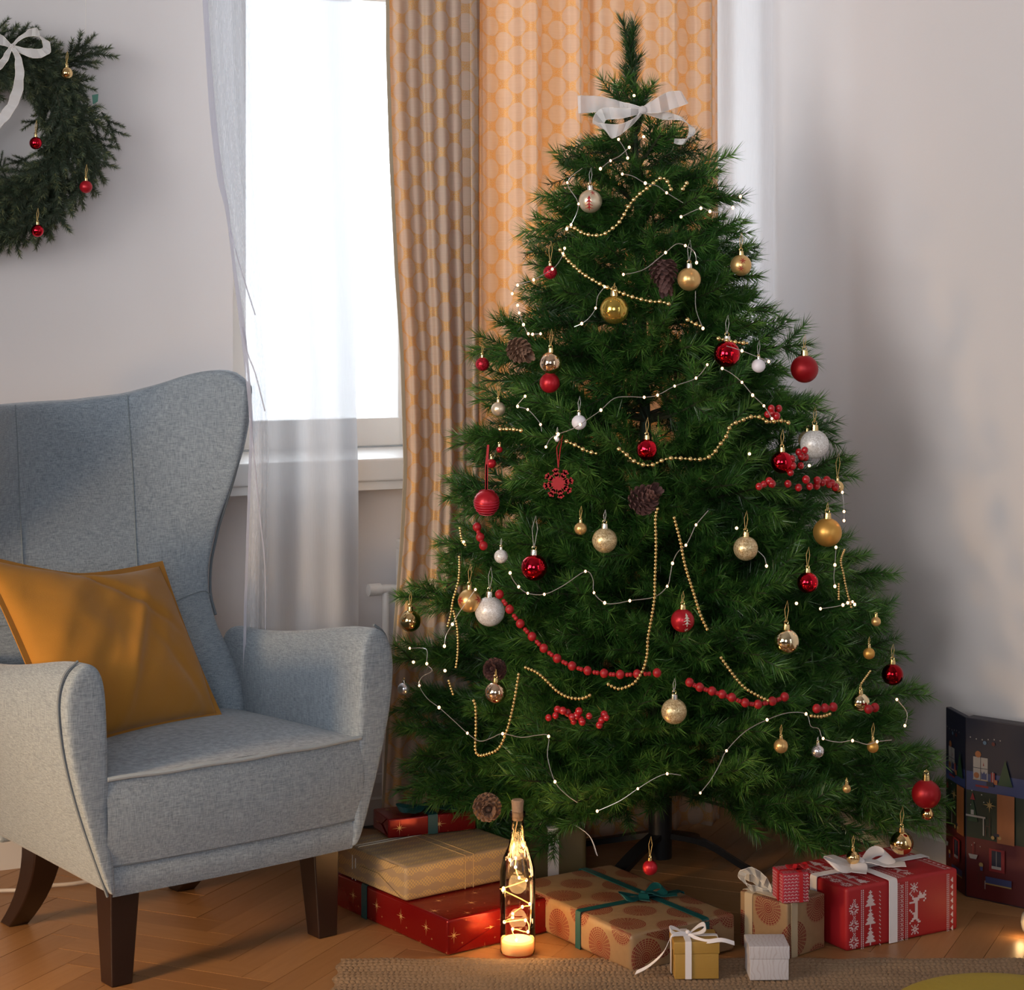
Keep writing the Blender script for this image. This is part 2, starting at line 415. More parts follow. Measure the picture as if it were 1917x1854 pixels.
def sheer(cols, n, name, mat, parent=sh, z0=.05, z1=2.55):
    me = curtain_mesh(cols, z0, z1, 60, name, mat, [i / n for i in range(n + 1)]); me.transform(Matrix.Translation(-parent.location)); return put(name, me, parent)
sheer(sheer_cols(tabL, tabR, .31, .014, 0, 60), 60, 'curtain_panel', M_sheer)
sheer(sheer_cols([(0, 578), (3, 574)], tabR, .285, .006, 1, 24), 24, 'folded_layer', M_sheer2)
tabF = yz([(468, -60), (470, 0), (474, 200), (482, 400), (492, 600), (500, 740), (503, 860), (501, 1000), (497, 1500)])
sheer(sheer_cols(tabL, tabF, .345, .012, 2, 24), 24, 'folded_layer', sheer_mat('sheer_voile_front', .30, (.90, .92, .98), .8))
# hem edge and its pulled creases
hz = [W(a, b, .37) for a, b in ((382, -40), (390, 100), (399, 220), (412, 330), (424, 385), (430, 430), (441, 520), (453, 605), (462, 690), (470, 790), (467, 900), (462, 1060), (458, 1200), (456, 1500))]
hw = [.006, .006, .007, .007, .005, .003, .004, .006, .005, .004, .003, .003, .003, .003]
part('hem', MB().ribbon(smooth_path(hz), [WD * -interp(list(zip(range(14), hw)), i / 4) for i in range(53)], .0006), M_hem, sh)
for pts in (((432, 432), (444, 480), (462, 540), (478, 590)), ((453, 612), (463, 660), (478, 700), (496, 770)), ((468, 770), (478, 880), (488, 980), (496, 1060), (497, 1180))):
    part('crease', MB().tube(smooth_path([W(a, b, .372) for a, b in pts]), .0016, 6), M_hem, sh)
sh2 = thing('sheer_curtain', W(1400, 1490, .31), 'narrow white sheer curtain between the tree and the right-hand wall', 'curtain')
def cols2(z):
    out = []
    for i in range(33):
        t = i / 32; px = 1290 + (1452 - 2.5 * sstep(2, 1, z) - 1290) * t; d = .30 + .016 * math.sin(t * 4.2 * PI + .6)
        p = onplane(px, CY, CO + WN * d, WN)
        dd = (p - CO).dot(RN)
        if dd < .004: p = p + RN * (.004 - dd)
        out.append(p)
    return out
sheer(cols2, 32, 'curtain_panel', sheer_mat('sheer_voile_gathered', .72, (.9, .89, .9)), sh2)

# ================================================================ ARMCHAIR
a_ = math.radians(39); EX = Vector((math.cos(a_), math.sin(a_), 0)); EY = Vector((-math.sin(a_), math.cos(a_), 0)); OC = Vector((-.553, 3.95, 0))
def LC(x, y, z): return OC + EX * x + EY * y + UP * z
m, nt, b = newmat('grey_blue_linen')
v1 = noise(coords(scale=(800, 800, 55)), 1, 2); v2 = noise(coords(scale=(75, 75, 850)), 1, 2); v3 = noise(coords(), 7, 3)
wv = (v1 + v2) * .5
cc = mix(wv.step(.28, .72), (.115, .155, .195), (.37, .44, .51)); cc = mix(v3 * .3, cc, (.23, .285, .34))
setp(b, Base_Color=cc, Roughness=.9, Sheen_Weight=.25, Normal=bump(wv, .5, .0012)); M_linen = m
M_pipe = pm('armchair_piping', (.15, .18, .21), .85); M_seam = pm('armchair_seam', (.20, .245, .275), .9)
M_leg = pm('dark_walnut', (.018, .008, .006), .32, vary=.3)
chair = thing('armchair', OC, 'grey-blue linen wing armchair on dark wooden legs, left of the tree', 'armchair', rz=a_)
# -- backrest
def yb(z): return interp([(.3, .42), (.42, .455), (.68, .535), (.9, .575), (1.15, .625)], z)
def yf(z): return interp([(.3, .36), (.45, .40), (.55, .50), (.62, .535), (.68, .54), (.77, .51), (.88, .455), (.95, .428), (1.0, .415), (1.08, .405), (1.2, .41)], z)
def wx(z): return interp([(.3, .27), (.5, .280), (.62, .278), (.75, .282), (.9, .290), (1.1, .292)], z)
def ztop(t):
    if t < 0: return interp([(0, 1.062), (.6, 1.060), (.85, 1.066), (1, 1.04)], -t)
    return interp([(0, 1.062), (.35, 1.072), (.55, 1.092), (.75, 1.120), (.90, 1.130), (.97, 1.118), (1, 1.092)], t)
def back_pt(t, s):
    z = .30 + (ztop(t) - .30) * s
    x = wx(z) * t; tt = abs(t)
    y = yb(z) + (yf(z) - yb(z)) * (tt ** 2.7)
    if tt > .93 and s > .9: x *= 1 - (tt - .93) * (s - .9) * 2
    return x, y, z
mb = MB(); nu, nv = 28, 22
vin = [[Vector(back_pt(-1 + 2 * i / nu, j / nv)) for i in range(nu + 1)] for j in range(nv + 1)]
vout = []
for j in range(nv + 1):
    row = []
    for i in range(nu + 1):
        t = -1 + 2 * i / nu
        p = vin[j][i]; du = vin[j][min(i + 1, nu)] - vin[j][max(i - 1, 0)]; n = Vector((-du.y, du.x, 0)).normalized()
        th = .075 - .038 * abs(t) ** 3
        row.append(p + n * th + Vector((0, 0, 0)))
    vout.append(row)
A = nu + 1; vs = [p for r in vin for p in r] + [p for r in vout for p in r]; off = A * (nv + 1); fs = []
for j in range(nv):
    for i in range(nu):
        a = j * A + i; fs.append((a, a + 1, a + A + 1, a + A)); fs.append((off + a, off + a + A, off + a + A + 1, off + a + 1))
for j in range(nv):
    for i in (0, nu): a = j * A + i; fs.append((a, a + A, off + a + A, off + a))
for i in range(nu): a = nv * A + i; fs.append((a, a + 1, off + a + 1, off + a)); fs.append((i, i + 1, off + i + 1, off + i))
mb.add([LC(*p) for p in vs], fs)
part('backrest', mb, M_linen, chair, fix=True, bevel=.022, sub=1)
# seams and piping of the backrest
for t in (-.64, .35):
    part('seam', MB().tube([LC(*(Vector(back_pt(t * (1 - .08 * (1 - s / 20)), s / 20)) + Vector((0, -.0015, 0)))) for s in range(7, 21)], .0011, 6), M_seam, chair)
for sgn in (-1, 1):
    pts = []
    for s in range(7, 21):
        x, y, z = back_pt(sgn, s / 20); pts.append(LC(x + sgn * .006, y + .012, z))
    part('piping', MB().tube(smooth_path(pts), .0035, 6), M_pipe, chair)
    part('seam', MB().tube([LC(*(Vector(back_pt(sgn * (.55 + .45 * k / 8), .392 + .012 * k / 8)) + Vector((0, -.003, 0)))) for k in range(9)], .0011, 6), M_seam, chair)
# -- arms
asec = [(.258, .176), (.272, .176), (.300, .25), (.332, .34), (.357, .43), (.369, .50), (.369, .555), (.356, .597), (.330, .618), (.303, .612), (.287, .585), (.281, .53), (.279, .44), (.276, .34), (.268, .25)]
def topz(y): return interp([(-.04, 0), (.04, -.004), (.15, -.026), (.30, -.052), (.42, -.062), (.52, -.055)], y)
def arm(sgn):
    mb = MB(); k = len(asec); rows = []
    ys = [-.0475, -.047, -.0425, -.034, -.01, .05, .15, .25, .35, .45, .53]
    for q, y in enumerate(ys):
        row = []
        cx, cz = .318, .42
        shrink = (.35, .80, .93, .985, 1)[min(q, 4)]
        for x, z in asec:
            zz = z + topz(y) * max(0, (z - .35) / .27) + (.03 * max(0, y) * max(0, (.4 - z) / .22))
            xx = x - max(0, y - .3) * .12 * (x - .28) / .09
            xx = cx + (xx - cx) * shrink; zz = cz + (zz - cz) * (1 - (1 - shrink) * (.18 if q else 1.0))
            row.append(LC(sgn * xx, y, zz))
        rows.append(row)
    vs = [p for r in rows for p in r]
    fs = [(j * k + i, j * k + (i + 1) % k, (j + 1) * k + (i + 1) % k, (j + 1) * k + i) for j in range(len(ys) - 1) for i in range(k)]
    # front cap strips
    fs += [tuple(range(k - 1, -1, -1))]
    fs += [tuple((len(ys) - 1) * k + i for i in range(k))]
    mb.add(vs, fs)
    ar = part('armrest', mb, M_linen, chair, fix=True, sub=2)
    pp = []
    for x, z in asec[1:9]:
        pp.append(LC(sgn * (x + .001), -.026 + (.0 if z < .55 else .004), z))
    pp += [LC(sgn * .325, .02, .617), LC(sgn * .322, .12, .602 - .004), LC(sgn * .32, .26, .577), LC(sgn * .315, .40, .558)]
    pi = part('piping', MB().tube(smooth_path(pp[:8]), .0030, 6), M_pipe, ar)
arm(-1); arm(1)
# -- seat cushion, front panel and rail
def seat_top(u, v):
    x = -.285 + .57 * u; y = -.040 + .52 * v
    z = .398 + .026 * (1 - (2 * u - 1) ** 2) ** .7 * math.sin(min(1, v * 1.6 + .06) * PI * .62) - .018 * v
    return LC(x, y - .012 * (1 - (2 * u - 1) ** 2), z)
mb = MB(); mb.grid(seat_top, 20, 16)
mb.grid(lambda u, v: LC(-.285 + .57 * u, -.040 - .012 * (1 - (2 * u - 1) ** 2) * 1.0 - .010 * math.sin(v * PI), .235 + (.398 - .235) * v if v < 1 else .398), 20, 6)
seat = part('seat_cushion', mb, M_linen, chair)
part('piping', MB().tube([LC(-.283 + .566 * i / 24, -.044 - .012 * (1 - (2 * i / 24 - 1) ** 2), .3975 + .001 * math.sin(i * .9)) for i in range(25)], .0046, 8), pm('armchair_piping_light', (.36, .41, .44), .85), seat)
mb = MB(); mb.grid(lambda u, v: LC(-.268 + .536 * u, -.036 - .008 * math.sin(PI * u) - .006 * math.sin(v * PI), .176 + .058 * v), 16, 4)
mb.grid(lambda u, v: LC(-.262 + .524 * u, -.036 + .44 * v, .178 + .035 * v), 4, 4)
part('front_rail', mb, M_linen, chair)
part('seam', MB().tube([LC(-.27 + .54 * i / 16, -.0405 - .009 * math.sin(PI * i / 16), .2345) for i in range(17)], .0022, 6), M_pipe, chair)
mb = MB().box(LC(0, .46, .30), .27, .02, .125, EX, EY); part('back_rail', mb, M_linen, chair, bevel=.01)
def legm(x, y, dx, dy, curve=0, wt=.031, wbt=.022):
    mb = MB(); rows = []
    for k in range(9):
        t = k / 8; z = .185 * (1 - t); ox = dx * t; oy = dy * t + curve * t * t; h = wt + (wbt - wt) * t
        rows.append([LC(x + ox + a * h, y + oy + b * h, z) for a, b in ((-1, -1), (1, -1), (1, 1), (-1, 1))])
    mb.add([p for r in rows for p in r], [(j * 4 + i, j * 4 + (i + 1) % 4, j * 4 + 4 + (i + 1) % 4, j * 4 + 4 + i) for j in range(8) for i in range(4)] + [(0, 1, 2, 3), (35, 34, 33, 32)])
    part('leg', mb, M_leg, chair, fix=True, bevel=.003)
legm(-.232, .012, -.004, -.004); legm(.218, .012, .006, -.006)
legm(-.225, .34, .0, .03, .10); legm(.165, .34, .0, .03, .10)

# -- mustard cushion leaning in the chair
m, nt, b = newmat('mustard_cotton'); v = coords()
n1 = noise(coords(scale=(1, 1, 1)), 5, 3); wv = noise(coords(scale=(900, 900, 900)), 1, 1)
n3 = nt.nodes.new('ShaderNodeTexNoise'); n3.inputs['Scale'].default_value = 7; n3.inputs['Distortion'].default_value = .3; nt.links.new(v, n3.inputs['Vector'])
setp(b, Base_Color=mix(n1 * .5 + wv * .3, (.36, .15, .009), (.47, .21, .018)), Roughness=.82, Sheen_Weight=.2, Normal=bump(X(n3.outputs[0]) + wv * .03, .7, .018)); M_must = m
def onlocal(px, py, y0):
    p0 = LC(0, y0, 0); return onplane(px, py, p0, EY)
cTL, cTR = onlocal(-35, 1040, .43), onlocal(300, 1058, .475)
cBR, cBL = G(408, 1338, .405), G(120, 1400, .405)
cTL = onlocal(-38, 1042, .36); cBL = onlocal(118, 1404, .20)
nrm = (cTR - cBL).cross(cBR - cTL).normalized()
if nrm.y > 0: nrm = -nrm
import mathutils.noise as mn
def pil(u, v, side):
    p = cBL.lerp(cBR, u).lerp(cTL.lerp(cTR, u), v)
    c = cBL.lerp(cTR, .5)
    a, b_ = 2 * u - 1, 2 * v - 1
    pinch_t = .15 * (1 - abs(a) ** 1.6) * max(0, b_) ** 3; pinch = .05 * ((1 - a * a) * abs(b_) ** 6) + .05 * ((1 - b_ * b_) * abs(a) ** 6)
    p = p.lerp(c, pinch + pinch_t)
    bul = (max(0, 1 - abs(a) ** 2.4) ** .55) * (max(0, 1 - abs(b_) ** 2.4) ** .55)
    q = mn.noise(Vector((u * 4.0, v * 4.0 + u * 2, side * 3))) * .007 + mn.noise(Vector((u * 7 - v * 5, v * 2 + u, 7))) * .007
    cr = -.013 * math.exp(-((u * .9 + v - 1.32) / .035) ** 2) * sstep(.1, .5, v) * sstep(1, .6, u)
    cr += .010 * math.exp(-((u - .55 * v - .30) / .04) ** 2) * sstep(1, .5, v) - .008 * math.exp(-((u + v * .5 - .95) / .035) ** 2) * sstep(.7, .2, v)
    return p + nrm * (side * (.062 * bul) + (q + cr) * min(1, bul * 1.3) * (1 if side > 0 else .3))
pl = thing('throw_pillow', G(240, 1380, .40), 'mustard yellow cotton pillow leaning in the armchair', 'pillow')
mb = MB(); mb.grid(lambda u, v: pil(u, v, 1), 48, 48); mb.grid(lambda u, v: pil(1 - u, v, -1), 48, 48)
part('pillow_cover', mb, M_must, pl, fix=True, sub=1)
edge = [pil(u, v, 0) for u, v in [(i / 30, 0) for i in range(31)] + [(1, i / 30) for i in range(31)] + [(1 - i / 30, 1) for i in range(31)] + [(0, 1 - i / 30) for i in range(31)]]
ce = cBL.lerp(cTR, .5)
part('flange', MB().ribbon([p + (p - ce).normalized() * .004 for p in edge], [(p - ce).normalized() * .009 for p in edge], .0012), M_must, pl)

# ================================================================ TREE
YC = 4.50
def pxz(py, Y=YC): return HC - (py - CY) / F_ * Y
def axis(z): # trunk leans a little in the picture
    py = CY + (HC - z) * F_ / YC
    return P(interp([(20, 1172), (190, 1186), (700, 1205), (1600, 1236)], py), py, YC)
RT = [(25, 4), (190, 12), (215, 40), (300, 130), (400, 180), (500, 215), (640, 285), (750, 320), (840, 350), (1000, 385), (1100, 430), (1200, 465), (1300, 490), (1400, 515), (1480, 520), (1540, 430), (1600, 360)]
def Rz(z): return interp(RT, CY + (HC - z) * F_ / YC) / F_ * YC
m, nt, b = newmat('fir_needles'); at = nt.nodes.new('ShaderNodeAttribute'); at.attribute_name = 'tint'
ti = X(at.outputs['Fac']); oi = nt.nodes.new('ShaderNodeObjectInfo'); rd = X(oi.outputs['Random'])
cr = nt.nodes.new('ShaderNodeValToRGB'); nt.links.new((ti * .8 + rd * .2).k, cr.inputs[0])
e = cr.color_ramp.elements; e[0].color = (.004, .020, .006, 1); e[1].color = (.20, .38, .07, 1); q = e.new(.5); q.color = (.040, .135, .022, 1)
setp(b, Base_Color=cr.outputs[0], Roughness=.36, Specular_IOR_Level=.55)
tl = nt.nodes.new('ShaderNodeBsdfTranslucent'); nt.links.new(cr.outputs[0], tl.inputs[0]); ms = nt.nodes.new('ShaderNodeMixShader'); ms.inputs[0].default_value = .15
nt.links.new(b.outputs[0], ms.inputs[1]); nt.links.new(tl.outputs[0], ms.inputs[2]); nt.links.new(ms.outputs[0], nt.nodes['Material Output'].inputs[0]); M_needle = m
m2, nt, b = newmat('spruce_needles'); at = nt.nodes.new('ShaderNodeAttribute'); at.attribute_name = 'tint'
cr = nt.nodes.new('ShaderNodeValToRGB'); nt.links.new(at.outputs['Fac'], cr.inputs[0]); e = cr.color_ramp.elements
e[0].color = (.028, .045, .026, 1); e[1].color = (.26, .25, .09, 1); q = e.new(.6); q.color = (.060, .095, .048, 1)
setp(b, Base_Color=cr.outputs[0], Roughness=.6); M_needle2 = m2
M_bark = pm('brown_wire_stem', (.030, .034, .014), .8)
def sprig_mesh(name, twigs, per_cm, nl, nw, mats, rng, fwd=.62, tipbright=.35, shade_reach=0):
    """twigs: list of polylines; needles grow round each of them"""
    vs, fs, tint, mi = [], [], [], []
    st = MB()
    for pts, r0, needled in twigs:
        st.tube(pts, [r0 * (1 - .6 * i / (len(pts) - 1)) for i in range(len(pts))], 4, cap=False)
        if needled is None: continue
        seg = [(pts[i], pts[i + 1]) for i in range(len(pts) - 1)]; tot = sum((b - a).length for a, b in seg); s0 = 0
        for a, b in seg:
            L = (b - a).length; d = (b - a).normalized(); n = int(L * 100 * per_cm + rng.random())
            u = d.orthogonal().normalized(); w = d.cross(u)
            for _ in range(n):
                q = rng.random(); fr = (s0 + L * q) / tot
                if fr < needled: continue
                th = rng.uniform(0, 2 * PI); o = a.lerp(b, q); side = u * math.cos(th) + w * math.sin(th)
                f = fwd + rng.uniform(-.25, .25) + (.5 if fr > .93 else 0)
                dr = (side * (1 - .25 * f) + d * f).normalized(); ln = nl * rng.uniform(.7, 1.15) * (1 - .25 * max(0, fr - .8))
                pw = dr.cross(side.cross(dr) + Vector((rng.uniform(-.5, .5), rng.uniform(-.5, .5), rng.uniform(-.5, .5)))).normalized() * nw
                k = len(vs); m_ = o + dr * ln * .5
                vs += [o - pw * .6, o + pw * .6, o + dr * ln]; fs.append((k, k + 1, k + 2))
                tv = min(1, max(0, rng.uniform(0, .30) + tipbright * (fr > .7) * rng.random() + (.36 * min(1, o.x / shade_reach) ** 2 if shade_reach else 0))); tint += [tv] * 3  # darker towards the trunk: shade between branches painted into the needle tint
            s0 += L
    nst = len(st.v); me = bpy.data.meshes.new(name)
    me.from_pydata([tuple(v) for v in st.v] + [tuple(v) for v in vs], [], st.f + [tuple(i + nst for i in f) for f in fs])
    me.materials.append(mats[0]); me.materials.append(mats[1])
    me.polygons.foreach_set('material_index', [0] * len(st.f) + [1] * len(fs))
    at = me.attributes.new('tint', 'FLOAT', 'POINT'); at.data.foreach_set('value', [0.0] * nst + tint)
    return me
def branch_mesh(L, seed, dens=14, nl=.036):
    rng = random.Random(seed); tw = []
    def main(x): return Vector((x, .012 * math.sin(x * 9 + seed), -.03 * (x / max(L, .1)) ** 2 * L * 2 + .02 * math.sin(x * 7 + seed * 2) * x))
    n = max(5, int(L / .05)); mp = [main(L * i / n) for i in range(n + 1)]
    tw.append((mp, .0045, .30 if L > .3 else .12))
    x = max(.05, L * .26); side = 1
    while x < L - .03:
        for sg in (side, -side):
            if rng.random() < .06: continue
            tl_ = min(.17, (L - x) * .62 + .035) * rng.uniform(.75, 1.1); an = math.radians(rng.uniform(34, 56)); up = rng.uniform(-.6, 1.0)
            o = main(x + rng.uniform(-.01, .01)); d = Vector((math.cos(an), sg * math.sin(an), up * .6)).normalized(); pts = []
            for k in range(5):
                t = k / 4; pts.append(o + d * (tl_ * t) + Vector((tl_ * .18 * t * t, -sg * tl_ * .10 * t * t, -.10 * tl_ * t * t)))
            tw.append((pts, .002, .0))
            if tl_ > .10:
                for k, s2 in ((2, 1), (2, -1)):
                    o2 = pts[k]; d2 = (d + Vector((.1, s2 * .75, rng.uniform(-.2, .5)))).normalized(); l2 = tl_ * rng.uniform(.38, .55)
                    tw.append(([o2, o2 + d2 * l2 * .5, o2 + d2 * l2 + Vector((0, 0, -.004))], .0016, .05))
        x += rng.uniform(.048, .066); side = -side
    return sprig_mesh('branch', tw, dens, nl, .0017, (M_bark, M_needle), rng, fwd=.85, shade_reach=L)
LENS = [.10, .17, .24, .31, .38, .45, .52, .58]
BM = {L: [branch_mesh(L, 11 * i + int(L * 100)) for i in range(4)] for L in LENS}
def aim(o, d, roll, sc):
    x = d.normalized(); y = UP.cross(x); y = y.normalized() if y.length > 1e-4 else Vector((0, 1, 0)); z = x.cross(y)
    M = Matrix((x, y, z)).transposed().to_4x4() @ Matrix.Rotation(roll, 4, 'X') @ Matrix.Scale(sc, 4); return M
tree_base = axis(.0); tree_base.z = 0; tree_base = Vector((tree_base.x, YC, 0))
tree = thing('christmas_tree', tree_base, 'tall green artificial Christmas tree standing in front of the gold curtain', 'christmas tree')
part('trunk', MB().tube([axis(z) for z in (.10, .4, .8, 1.2, 1.5, 1.68)] + [], [.018, .017, .014, .011, .008, .006], 10), pm('trunk_green', (.02, .035, .018), .7), tree)
nb = 0
def clampd(p0, d, L):
    """longest length up to L that keeps the tip clear of curtain and right wall"""
    for n, k in ((WN, .475), (RN, .05)):
        v = d.dot(n)
        if v < 0:
            Lm = ((p0 - CO).dot(n) - k) / -v; L = min(L, Lm)
    return L
def add_branch(p0, tip, roll=None):
    global nb
    d = tip - p0; L = clampd(p0, d.normalized(), d.length)
    if L < .06 or nb >= 296: return
    LL = min(LENS, key=lambda q: abs(q - L)); o = put('branch', R.choice(BM[LL]), tree)
    o.matrix_local = Matrix.Translation(p0 - tree_base) @ aim(o, d, R.uniform(-.8, .8) if roll is None else roll, L / LL); nb += 1
# branches whose tips shape the outline
tips = [(1058, 298, 1120, 330), (1050, 352, 1110, 372), (1012, 404, 1100, 432), (990, 438, 1070, 462), (996, 478, 1080, 520), (978, 545, 1080, 548), (962, 590, 1060, 600), (892, 634, 1000, 650), (905, 700, 1010, 706),
        (900, 735, 1000, 760), (855, 815, 970, 812), (842, 880, 960, 905), (860, 945, 960, 955), (828, 1000, 950, 1035), (838, 1072, 960, 1080), (755, 1096, 900, 1145), (790, 1188, 900, 1200), (742, 1216, 880, 1262), (737, 1300, 870, 1310), (748, 1352, 880, 1340), (756, 1396, 880, 1420), (745, 1462, 890, 1440), (850, 1528, 960, 1500), (868, 1582, 980, 1545), (780, 1430, 900, 1450),
        (1342, 312, 1265, 345), (1376, 372, 1300, 385), (1396, 408, 1310, 455), (1408, 468, 1330, 480), (1418, 508, 1330, 520), (1442, 568, 1350, 600), (1514, 622, 1420, 672), (1470, 690, 1380, 690), (1548, 752, 1450, 755), (1560, 788, 1460, 800), (1585, 842, 1480, 905), (1570, 930, 1470, 920), (1612, 1020, 1500, 1030), (1668, 1068, 1560, 1060), (1640, 1098, 1540, 1130), (1655, 1140, 1550, 1180), (1692, 1205, 1590, 1175), (1640, 1240, 1530, 1240), (1728, 1280, 1620, 1330), (1682, 1330, 1580, 1340), (1755, 1402, 1640, 1380), (1700, 1440, 1590, 1430), (1768, 1468, 1650, 1455), (1700, 1512, 1580, 1500), (1602, 1572, 1500, 1520), (1540, 1560, 1440, 1490)]
for tx, ty, mx_, my_ in tips:
    dpt = YC - R.uniform(.0, .14)
    if tx > 1236: dpt = min(dpt, onplane(tx + 30, 560, CO + RN * .07, RN).y)
    tip = P(tx, ty, dpt)
    mid = P(mx_, my_, dpt)
    d = (tip - mid).normalized(); z0 = mid.z - d.z / max(.2, math.hypot(d.x, d.y)) * .10
    ax = axis(min(max(z0, .22), 1.72)); p0 = ax.lerp(tip, .12 if (tip - ax).length < .58 else 1 - .57 / (tip - ax).length)
    p0 = Vector((p0.x, p0.y, p0.z * .5 + (mid.z + (p0.z - mid.z) * .4) * .5)); add_branch(p0, tip)
# branches all round, tier by tier, more of them on the side that is seen
z = 1.68; tier = 0
while z > .20:
    r = Rz(z); n = max(9, int(8.5 + r * 20)); ph = R.uniform(0, 6)
    for k in range(n):
        az = ph + 2 * PI * k / n + R.uniform(-.12, .12); dr = Vector((math.cos(az), math.sin(az), 0)); front = -dr.y
        if front < -.55 and k % 2: continue
        rr = r * (R.uniform(.66, .93) if abs(dr.x) < .7 else R.uniform(.62, .84))
        zt_ = z + R.uniform(-.028, .040) + (.06 + .05 * (z < .4) if front > .3 else .0)
        p0 = axis(z - R.uniform(.0, .03)); tip = Vector((p0.x, p0.y, 0)) + dr * rr + UP * (zt_ + .02 * r)
        add_branch(p0 + dr * .01, tip)
    z -= (.105 if z < 1.3 else .085) + R.uniform(-.01, .01); tier += 1
# short inner growth that fills the middle of the tree, one joined part
tw = []; rng = random.Random(21)
for k in range(330):
    z = rng.uniform(.30, 1.66); r = Rz(z); az = rng.uniform(0, 2 * PI); rr = r * rng.uniform(.1, .62); o = axis(z) + Vector((math.cos(az) * rr, math.sin(az) * rr * .75, 0)) - tree_base
    d = Vector((math.cos(az) + rng.uniform(-.5, .5), math.sin(az) + rng.uniform(-.5, .5), rng.uniform(-.5, .8))).normalized(); l = rng.uniform(.09, .16)
    qx, qy = CX + (o.x + tree_base.x) / YC * F_, CY + (HC - z) * F_ / YC
    if 1100 < qx < 1320 and 660 < qy < 790: continue
    tw.append(([o, o + d * l * .5, o + d * l + UP * -.01], .0022, .0))
o = put('inner_foliage', sprig_mesh('inner_foliage', tw, 10, .034, .0016, (M_bark, M_needle), rng, tipbright=.0), tree); o['kind'] = 'stuff'  # dark tints only, shade of the tree's middle put into the colour
# leader
rng = random.Random(5)
lead = [axis(1.60), P(1190, 215, YC), P(1184, 150, YC), P(1177, 90, YC), P(1166, 40, YC)]
tw = [([p - lead[0] for p in smooth_path(lead)], .004, .0)]
for k in range(5):
    s = Vector((0, 0, 0)) + (P(1184, 168 - k * 20, YC) - lead[0]); d = Vector((R.uniform(-.3, .3), R.uniform(-.3, .3), 1)).normalized(); tw.append(([s, s + d * .03, s + d * .055], .002, .0))
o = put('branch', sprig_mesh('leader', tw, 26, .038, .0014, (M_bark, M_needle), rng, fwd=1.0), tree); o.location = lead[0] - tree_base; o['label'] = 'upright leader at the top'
# stand
M_blk = pm('black_steel', (.008, .009, .011), .35, .3)
hub = Vector((tree_base.x, tree_base.y, .075))
part('stand_collar', MB().tube([hub + UP * -.03, hub + UP * .10], .026, 16), M_blk, tree)
for tgt in (G(1416, 1640), tree_base + Vector((-.30, .16, 0)), tree_base + Vector((-.16, -.22, 0)), tree_base + Vector((.10, .30, 0))):
    d = Vector((tgt.x - hub.x, tgt.y - hub.y, 0)).normalized()
    part('leg', MB().ribbon(smooth_path([hub + d * .02 + UP * .02, hub + d * .10 + UP * .0, tgt - d * .03 + UP * .022, tgt + UP * .006]), [d.cross(UP) * .016] * 13, .006), M_blk, tree)

# -------------------------------------------------- hanging depth on the tree
def depth(px, py, out=.0):
    Y = 4.3
    for _ in range(4):
        z = HC - (py - CY) / F_ * Y; a = axis(z); r = Rz(z) + .015; dx = (px - CX) / F_ * Y - a.x
        Y = YC - math.sqrt(max(0, r * r - dx * dx)) * .90 - .05 - out
    if px > 1240:
        Y = min(Y, onplane(px + 35, 560, CO + RN * .05, RN).y)
    return Y
# -------------------------------------------------- bauble materials
def mirror(name, c, r=.08): return pm(name, c, r, 1)
def satin(name, c, r=.33, mt=.75): return pm(name, c, r, mt)
def glitter(name, c, c2):
    m, nt, b = newmat(name); v = coords(); vo = nt.nodes.new('ShaderNodeTexVoronoi'); vo.inputs['Scale'].default_value = 420; nt.links.new(v, vo.inputs['Vector'])
    s = nt.nodes.new('ShaderNodeSeparateColor'); nt.links.new(vo.outputs['Color'], s.inputs[0]); h = X(s.outputs[0])
    setp(b, Base_Color=mix(h, c, c2), Roughness=.35, Metallic=.55 if c[0] > .2 and c[2] < .5 else .15, Normal=bump(h, 1.0, .002)); return m
BMAT = {
 'red_mirror': mirror('red_mirror', (.62, .012, .03)), 'dark_red_mirror': mirror('dark_red_mirror', (.30, .006, .012), .12), 'red_matte': satin('red_matte', (.34, .006, .012), .42, .45),
 'red_satin': satin('red_satin', (.46, .010, .022), .35, .4), 'gold_mirror': mirror('gold_mirror', (.86, .60, .28), .07), 'champagne': mirror('champagne_mirror', (.90, .66, .46), .09),
 'gold_satin': satin('gold_satin', (.78, .50, .20)), 'gold_shiny': satin('gold_shiny', (.62, .44, .10), .14, .85), 'gold_matte': satin('gold_matte', (.70, .38, .09), .40, .7), 'pale_satin': satin('pale_satin', (.82, .70, .52), .35, .7),
 'white': pm('white_satin', (.80, .78, .84), .35), 'gold_glitter': glitter('gold_glitter', (.50, .34, .15), (.95, .80, .50)), 'white_glitter': glitter('white_glitter', (.62, .60, .58), (.95, .95, .95)),
 'red_glitter': glitter('red_glitter', (.25, .005, .01), (.75, .02, .06)), 'silver': satin('silver', (.8, .8, .85), .2, .9), 'pale_gold': mirror('pale_gold', (.93, .78, .50), .08)}
M_cap = pm('brass_cap', (.80, .60, .28), .22, 1); M_capr = pm('silver_cap', (.8, .76, .68), .2, 1); M_thread = pm('gold_thread', (.62, .42, .14), .5); M_redprint = pm('red_print', (.40, .006, .010), .5); M_silprint = pm('silver_print', (.72, .70, .60), .4, .4)
